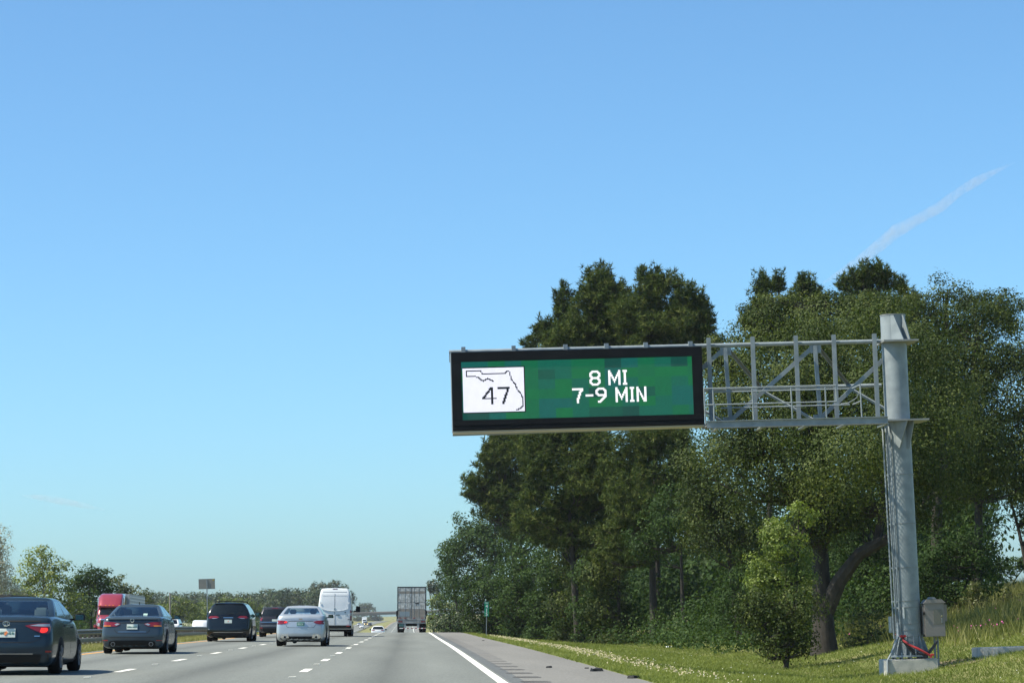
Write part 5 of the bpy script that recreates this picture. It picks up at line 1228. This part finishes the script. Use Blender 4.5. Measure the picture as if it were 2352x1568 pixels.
# left hand trees
LG = 'trees beyond the oncoming carriageway'
tree('bare_tree', 'pale leafless grey tree cut by the left edge of the photo', 205, [(-20, 1290, 52, 85), (5, 1330, 35, 60), (-5, 1250, 30, 50), (25, 1370, 30, 40)], (-10, 1430), M_bare, 3.6, .55, bark=M_bark_g, group=LG, airy=.5, clump=.3, r0=.14, frac=1.0)
tree('broadleaf_tree', 'bright yellow green tree behind the dark blue sedan', 225, [(95, 1285, 45, 36), (70, 1330, 45, 40), (130, 1320, 40, 45), (100, 1375, 80, 45), (40, 1375, 40, 40), (170, 1385, 45, 40)], (100, 1430), M_fresh, 5, .75, bark=M_bark_g, group=LG, airy=.3, clump=.24, tint0=.12)
tree('broadleaf_tree', 'dark green tree between the yellow green tree and red truck', 262, [(205, 1325, 40, 32), (180, 1340, 40, 35), (240, 1335, 32, 32), (215, 1380, 70, 45)], (210, 1432), M_oak2, 5, 1.0, group=LG, clump=.22, tint0=-.02)
tree('broadleaf_tree', 'brownish green thin tree behind the red truck roof', 330, [(270, 1345, 28, 30), (300, 1360, 30, 26), (330, 1372, 26, 24), (290, 1390, 60, 30)], (290, 1432), M_shrub, 4.6, .8, group=LG, tint0=-.15, clump=.24)
tree('broadleaf_tree', 'mid green tree right behind the slate sedan roof', 430, [(400, 1395, 40, 30), (375, 1410, 50, 24), (440, 1400, 30, 28)], (405, 1434), M_fresh, 4.4, .9, group=LG, tint0=-.28, clump=.24)
tree('broadleaf_tree', 'soft green tree at the foot of the median sign post', 480, [(480, 1400, 40, 26), (520, 1395, 34, 28), (450, 1415, 30, 18)], (490, 1434), M_fresh, 4.2, .9, group=LG, tint0=-.25, clump=.24)
tree('broadleaf_tree', 'pale green tree between the minivan and the dark suv', 560, [(585, 1405, 26, 24), (560, 1395, 30, 26), (545, 1415, 24, 18)], (575, 1434), M_fresh, 4, .9, group=LG, tint0=-.3, clump=.24)
tree('tree_clump', 'rounded dark tree hump above the left shoulder of the white van', 1150, [(722, 1350, 14, 15), (745, 1347, 20, 15), (768, 1343, 18, 14), (790, 1360, 20, 20), (750, 1375, 50, 28), (805, 1375, 14, 18)], (750, 1425), M_far, 3.4, 1.1, group=LG, cat='trees')
tree('tree_clump', 'blue green tree hump between the white van and the lorry, above the overpass', 2150, [(838, 1398, 22, 16), (846, 1392, 14, 11), (856, 1408, 12, 16), (825, 1408, 20, 14), (866, 1420, 12, 10)], (840, 1424), M_far, 3, 1.1, group=LG, cat='trees')
wood = []
for i in range(70):
    cx = 292+i*6.6; Y = 1000+RNG.uniform(-60, 120); topy = np.interp(cx, [290, 330, 400, 560, 620, 700, 740], [1372, 1358, 1360, 1357, 1346, 1344, 1350])+RNG.uniform(-3, 5)
    ry = (1432-topy)/2; rx = RNG.uniform(13, 22); sc = Y/FPX; wood.append((tuple(at(cx, topy+ry, Y)), (rx*sc, rx*sc, ry*sc)))
for i in range(20):
    cx = 770+i*5.4; Y = 2300; topy = 1414+RNG.uniform(-2, 3); sc = Y/FPX; wood.append((tuple(at(cx, 1421, Y)), (9*sc, 9*sc, (1426-topy)/2*sc)))
q, _ = crown('distant_wood', wood, 4.6*1000/FPX, 66000, M_far, None, (0, 0, 0), clump=.26, fill=.3)
tag(q, 'long hazy belt of pine wood along the left horizon', 'woods', kind='stuff')

# ------------------------------------------------------------------ grass, weeds and flowers
_gx = np.array(XS)
def gzv(x, y): return np.array([gz(float(a), float(b)) for a, b in zip(x, y)])
def gz_fast(x, y):
    """bilinear lookup of the ground sheet itself"""
    gx = np.linspace(-40, 45, 341); gy = np.arange(30, 640, 2.0)
    if not hasattr(gz_fast, 't'):
        gz_fast.t = np.array([[gz(float(a), float(b)) for a in gx] for b in gy])
    i = np.clip((x-gx[0])/(gx[1]-gx[0]), 0, len(gx)-1.001); j = np.clip((y-gy[0])/2.0, 0, len(gy)-1.001)
    i0 = i.astype(int); j0 = j.astype(int); fi = i-i0; fj = j-j0; t = gz_fast.t
    return t[j0, i0]*(1-fi)*(1-fj)+t[j0, i0+1]*fi*(1-fj)+t[j0+1, i0]*(1-fi)*fj+t[j0+1, i0+1]*fi*fj
def blades(name, x, y, h, wd, m, tint, label, cat, lean=.45):
    n = len(x); z = gz_fast(x, y)-.01; a = RNG.uniform(0, 2*PI, n); c = np.stack([x, y, z], 1)
    s = np.stack([np.cos(a), np.sin(a), np.zeros(n)], 1)*(wd*.5)[:, None]; l = RNG.normal(0, lean, (n, 2))*h[:, None]
    V = np.empty((n, 3, 3)); V[:, 0] = c-s; V[:, 1] = c+s; V[:, 2] = c+np.stack([l[:, 0], l[:, 1], h], 1)
    return tag(quads(name, V, m, None, attr=np.clip(tint, 0, 1)), label, cat, kind='stuff')
def pnoise(x, y, s, seed=0):
    r = np.random.default_rng(seed); g = r.random((64, 64)); u = (x/s) % 63; v_ = (y/s) % 63; i = u.astype(int); j = v_.astype(int); f_ = u-i; k_ = v_-j
    f_ = f_*f_*(3-2*f_); k_ = k_*k_*(3-2*k_)
    return g[i, j]*(1-f_)*(1-k_)+g[i+1, j]*f_*(1-k_)+g[i, j+1]*(1-f_)*k_+g[i+1, j+1]*f_*k_
def field(n, x0, x1, y0, y1, pw=1.0):
    # more blades close by
    u = RNG.random(n); y = (y0**(-pw)+u*(y1**(-pw)-y0**(-pw)))**(-1/pw); x = RNG.uniform(x0, x1, n); return x, y
x, y = field(330000, 4.0, 26, 41, 190, 1.0)
edge = 4.06+.12*(pnoise(x*0, y, .5, 3)-.5)
keep = (x > edge) & (x < 2.5+.42*y*.9) & ~((x > 13.4) & (x < 14.95) & (y > 71.2) & (y < 72.8)); x = x[keep]; y = y[keep]
pn = pnoise(x, y, 2.2, 1)*.6+pnoise(x, y, .6, 2)*.4
pale = np.exp(-((x-(6.3+.4*np.sin(y*.07)))/.8)**2)*.22 + np.exp(-((x-4.3)/.35)**2)*.1
tn = .35+(pn-.5)*.75+pale+RNG.normal(0, .1, len(x)); h = (.03+.045*pn+.02*(x > 9))*RNG.uniform(.6, 1.5, len(x))*(1+y/220); wd = .010*(1+y/45)
blades('verge_grass', x, y, h, wd, M_grass, tn, 'mown grass of the right verge from shoulder to woods', 'grass', .7)
x, y = field(70000, -17, -10.1, 60, 420, 1.2); pn = pnoise(x, y, 2.5, 7)
blades('median_grass', x, y, (.05+.07*pn)*RNG.uniform(.6, 1.5, len(x))*(1+y/250), .012*(1+y/45), M_verge, .5+(pn-.5)*.7+RNG.normal(0, .1, len(x)), 'pale grass strip between left lane and guardrail', 'grass', .6)
# tall weeds on the bank
x = RNG.uniform(15.5, 38, 90000); y = RNG.uniform(78, 150, 90000); pn = pnoise(x, y, 2.0, 9)
dens = np.clip((x-17.2-(y-80)*.02)/2.2, 0, 1)*np.clip((y-79)/6, 0, 1); keep = RNG.random(len(x)) < dens; x = x[keep]; y = y[keep]; pn = pn[keep]
blades('bank_weeds', x, y, (.22+.5*pn)*RNG.uniform(.5, 1.5, len(x)), .035*RNG.uniform(.6, 1.6, len(x)), M_weed, .4+(pn-.5)*.9+RNG.normal(0, .16, len(x)), 'tall mixed weeds covering the right hand bank', 'weeds', .35)
def dots(name, x, y, h, s, m, label, cat):
    n = len(x); c = np.stack([x, y, gz_fast(x, y)+h], 1); nr = unit(n)*.6+np.array([-.2, -.5, .6]); nr /= np.linalg.norm(nr, axis=1, keepdims=True)
    return tag(quads(name, leaf_quads(c, nr, s, .9), m, None, attr=RNG.random(n)), label, cat, kind='stuff')
M_clover = mat('clover_white', (.48, .48, .42), .8); M_pink = mat('pink_petals', (.55, .10, .30), .7); M_straw = mat('dry_seed_heads', (.36, .32, .20), .9)
x, y = field(4000, 4.6, 20, 41, 150, 1.0); k = (pnoise(x, y, 1.6, 21) > .6) & (RNG.random(len(x)) < .22); dots('clover_flowers', x[k], y[k], .10+RNG.uniform(0, .05, k.sum()), .018*(1+y[k]/120), M_clover, 'white clover heads scattered over the right verge', 'wildflowers')
x = 6.3+RNG.normal(0, .5, 2000)+0; y = 52+RNG.random(2000)**1.1*110; x = x+.4*np.sin(y*.07); k = pnoise(x, y, 2.2, 31) > .42; dots('seed_heads', x[k], y[k], RNG.uniform(.05, .17, k.sum()), .028*(1+y[k]/150), M_straw, 'pale line of dry seed heads along the verge', 'dry grass')
x = RNG.uniform(17, 30, 900); y = RNG.uniform(84, 110, 900); k = pnoise(x, y, 1.3, 41) > .74; dots('pink_wildflowers', x[k], y[k], RNG.uniform(.3, .55, k.sum()), .055, M_pink, 'pink wildflowers on the weedy bank', 'wildflowers')
# bare soil patch by the pad
M_soil = mat('bare_soil', (.26, .19, .12), .95, col2=(.17, .14, .08), scale=4, bump=.5, bscale=14)
n = 18; cx_, cy_ = 15.6, 72.6
vs = [(cx_, cy_, gz(cx_, cy_)+.02)]+[(cx_+math.cos(2*PI*i/n)*.75*random.uniform(.7, 1.1), cy_+math.sin(2*PI*i/n)*2.2*random.uniform(.7, 1.1), 0) for i in range(n)]
vs = [vs[0]]+[(a, b, gz(a, b)+.015) for a, b, c in vs[1:]]
tag(pymesh('soil_patch', vs, [(0, 1+i, 1+(i+1) % n) for i in range(n)], M_soil), 'bare sandy soil by the cabinet posts', None, kind='structure')

# ------------------------------------------------------------------ contrail and thin cloud
def vapour(name, label, pts, rad, Y, dens):
    c = [at(px, py, Y) for px, py in pts]; o = c[len(c)//2]
    mb = MB(); mb.tube([p-o for p in c], [r*Y/FPX for r in rad], 14)
    m = bpy.data.materials.new(name+'_vapour'); m.use_nodes = True; n = m.node_tree.nodes; L = m.node_tree.links; n.clear()
    out = n.new('ShaderNodeOutputMaterial'); vsn = n.new('ShaderNodeVolumeScatter'); tc = n.new('ShaderNodeTexCoord'); t = n.new('ShaderNodeTexNoise'); t.inputs['Scale'].default_value = 26/(Y*.1); t.inputs['Detail'].default_value = 3
    mr = n.new('ShaderNodeMapRange'); mr.inputs[1].default_value = .36; mr.inputs[2].default_value = .68; mr.inputs[3].default_value = dens*.3; mr.inputs[4].default_value = dens
    L.new(tc.outputs['Object'], t.inputs['Vector']); L.new(t.outputs[0], mr.inputs[0]); L.new(mr.outputs[0], vsn.inputs['Density']); vsn.inputs['Color'].default_value = (1, 1, 1, 1); vsn.inputs['Anisotropy'].default_value = .2
    L.new(vsn.outputs[0], out.inputs['Volume']); q = mb.go(name, m, None, smooth=True); q.location = o; tag(q, label, 'cloud', kind='thing'); return q
vapour('contrail', 'thin fading contrail slanting up above the right hand pines', [(1890, 650), (1950, 615), (2010, 572), (2060, 530), (2110, 503), (2160, 475), (2200, 443), (2245, 415), (2290, 392), (2330, 374)], [3, 11, 15, 17, 13, 14, 11, 12, 6, 2], 9000, .013)
vapour('cloud_wisp', 'faint short cloud streak low in the left sky', [(50, 1137), (90, 1142), (140, 1150), (190, 1160), (240, 1170)], [2, 7, 9, 7, 2], 9000, .018)

# ------------------------------------------------------------------ haze
M_haze = bpy.data.materials.new('haze_air'); M_haze.use_nodes = True
n = M_haze.node_tree.nodes; n.clear(); out = n.new('ShaderNodeOutputMaterial'); pv = n.new('ShaderNodeVolumePrincipled')
pv.inputs['Color'].default_value = (.94, .97, 1.0, 1); pv.inputs['Density'].default_value = .00008; pv.inputs['Anisotropy'].default_value = .3
M_haze.node_tree.links.new(pv.outputs[0], out.inputs['Volume'])
HZ = True
if HZ:
    hb = MB().box(-1500, 1500, -70, 2900, -14, 46).go('haze', M_haze); hb['kind'] = 'stuff'; hb['label'] = 'thin daylight haze over the road and woods'
SC.cycles.volume_bounces = 0; SC.cycles.volume_step_rate = 4; SC.cycles.volume_max_steps = 64
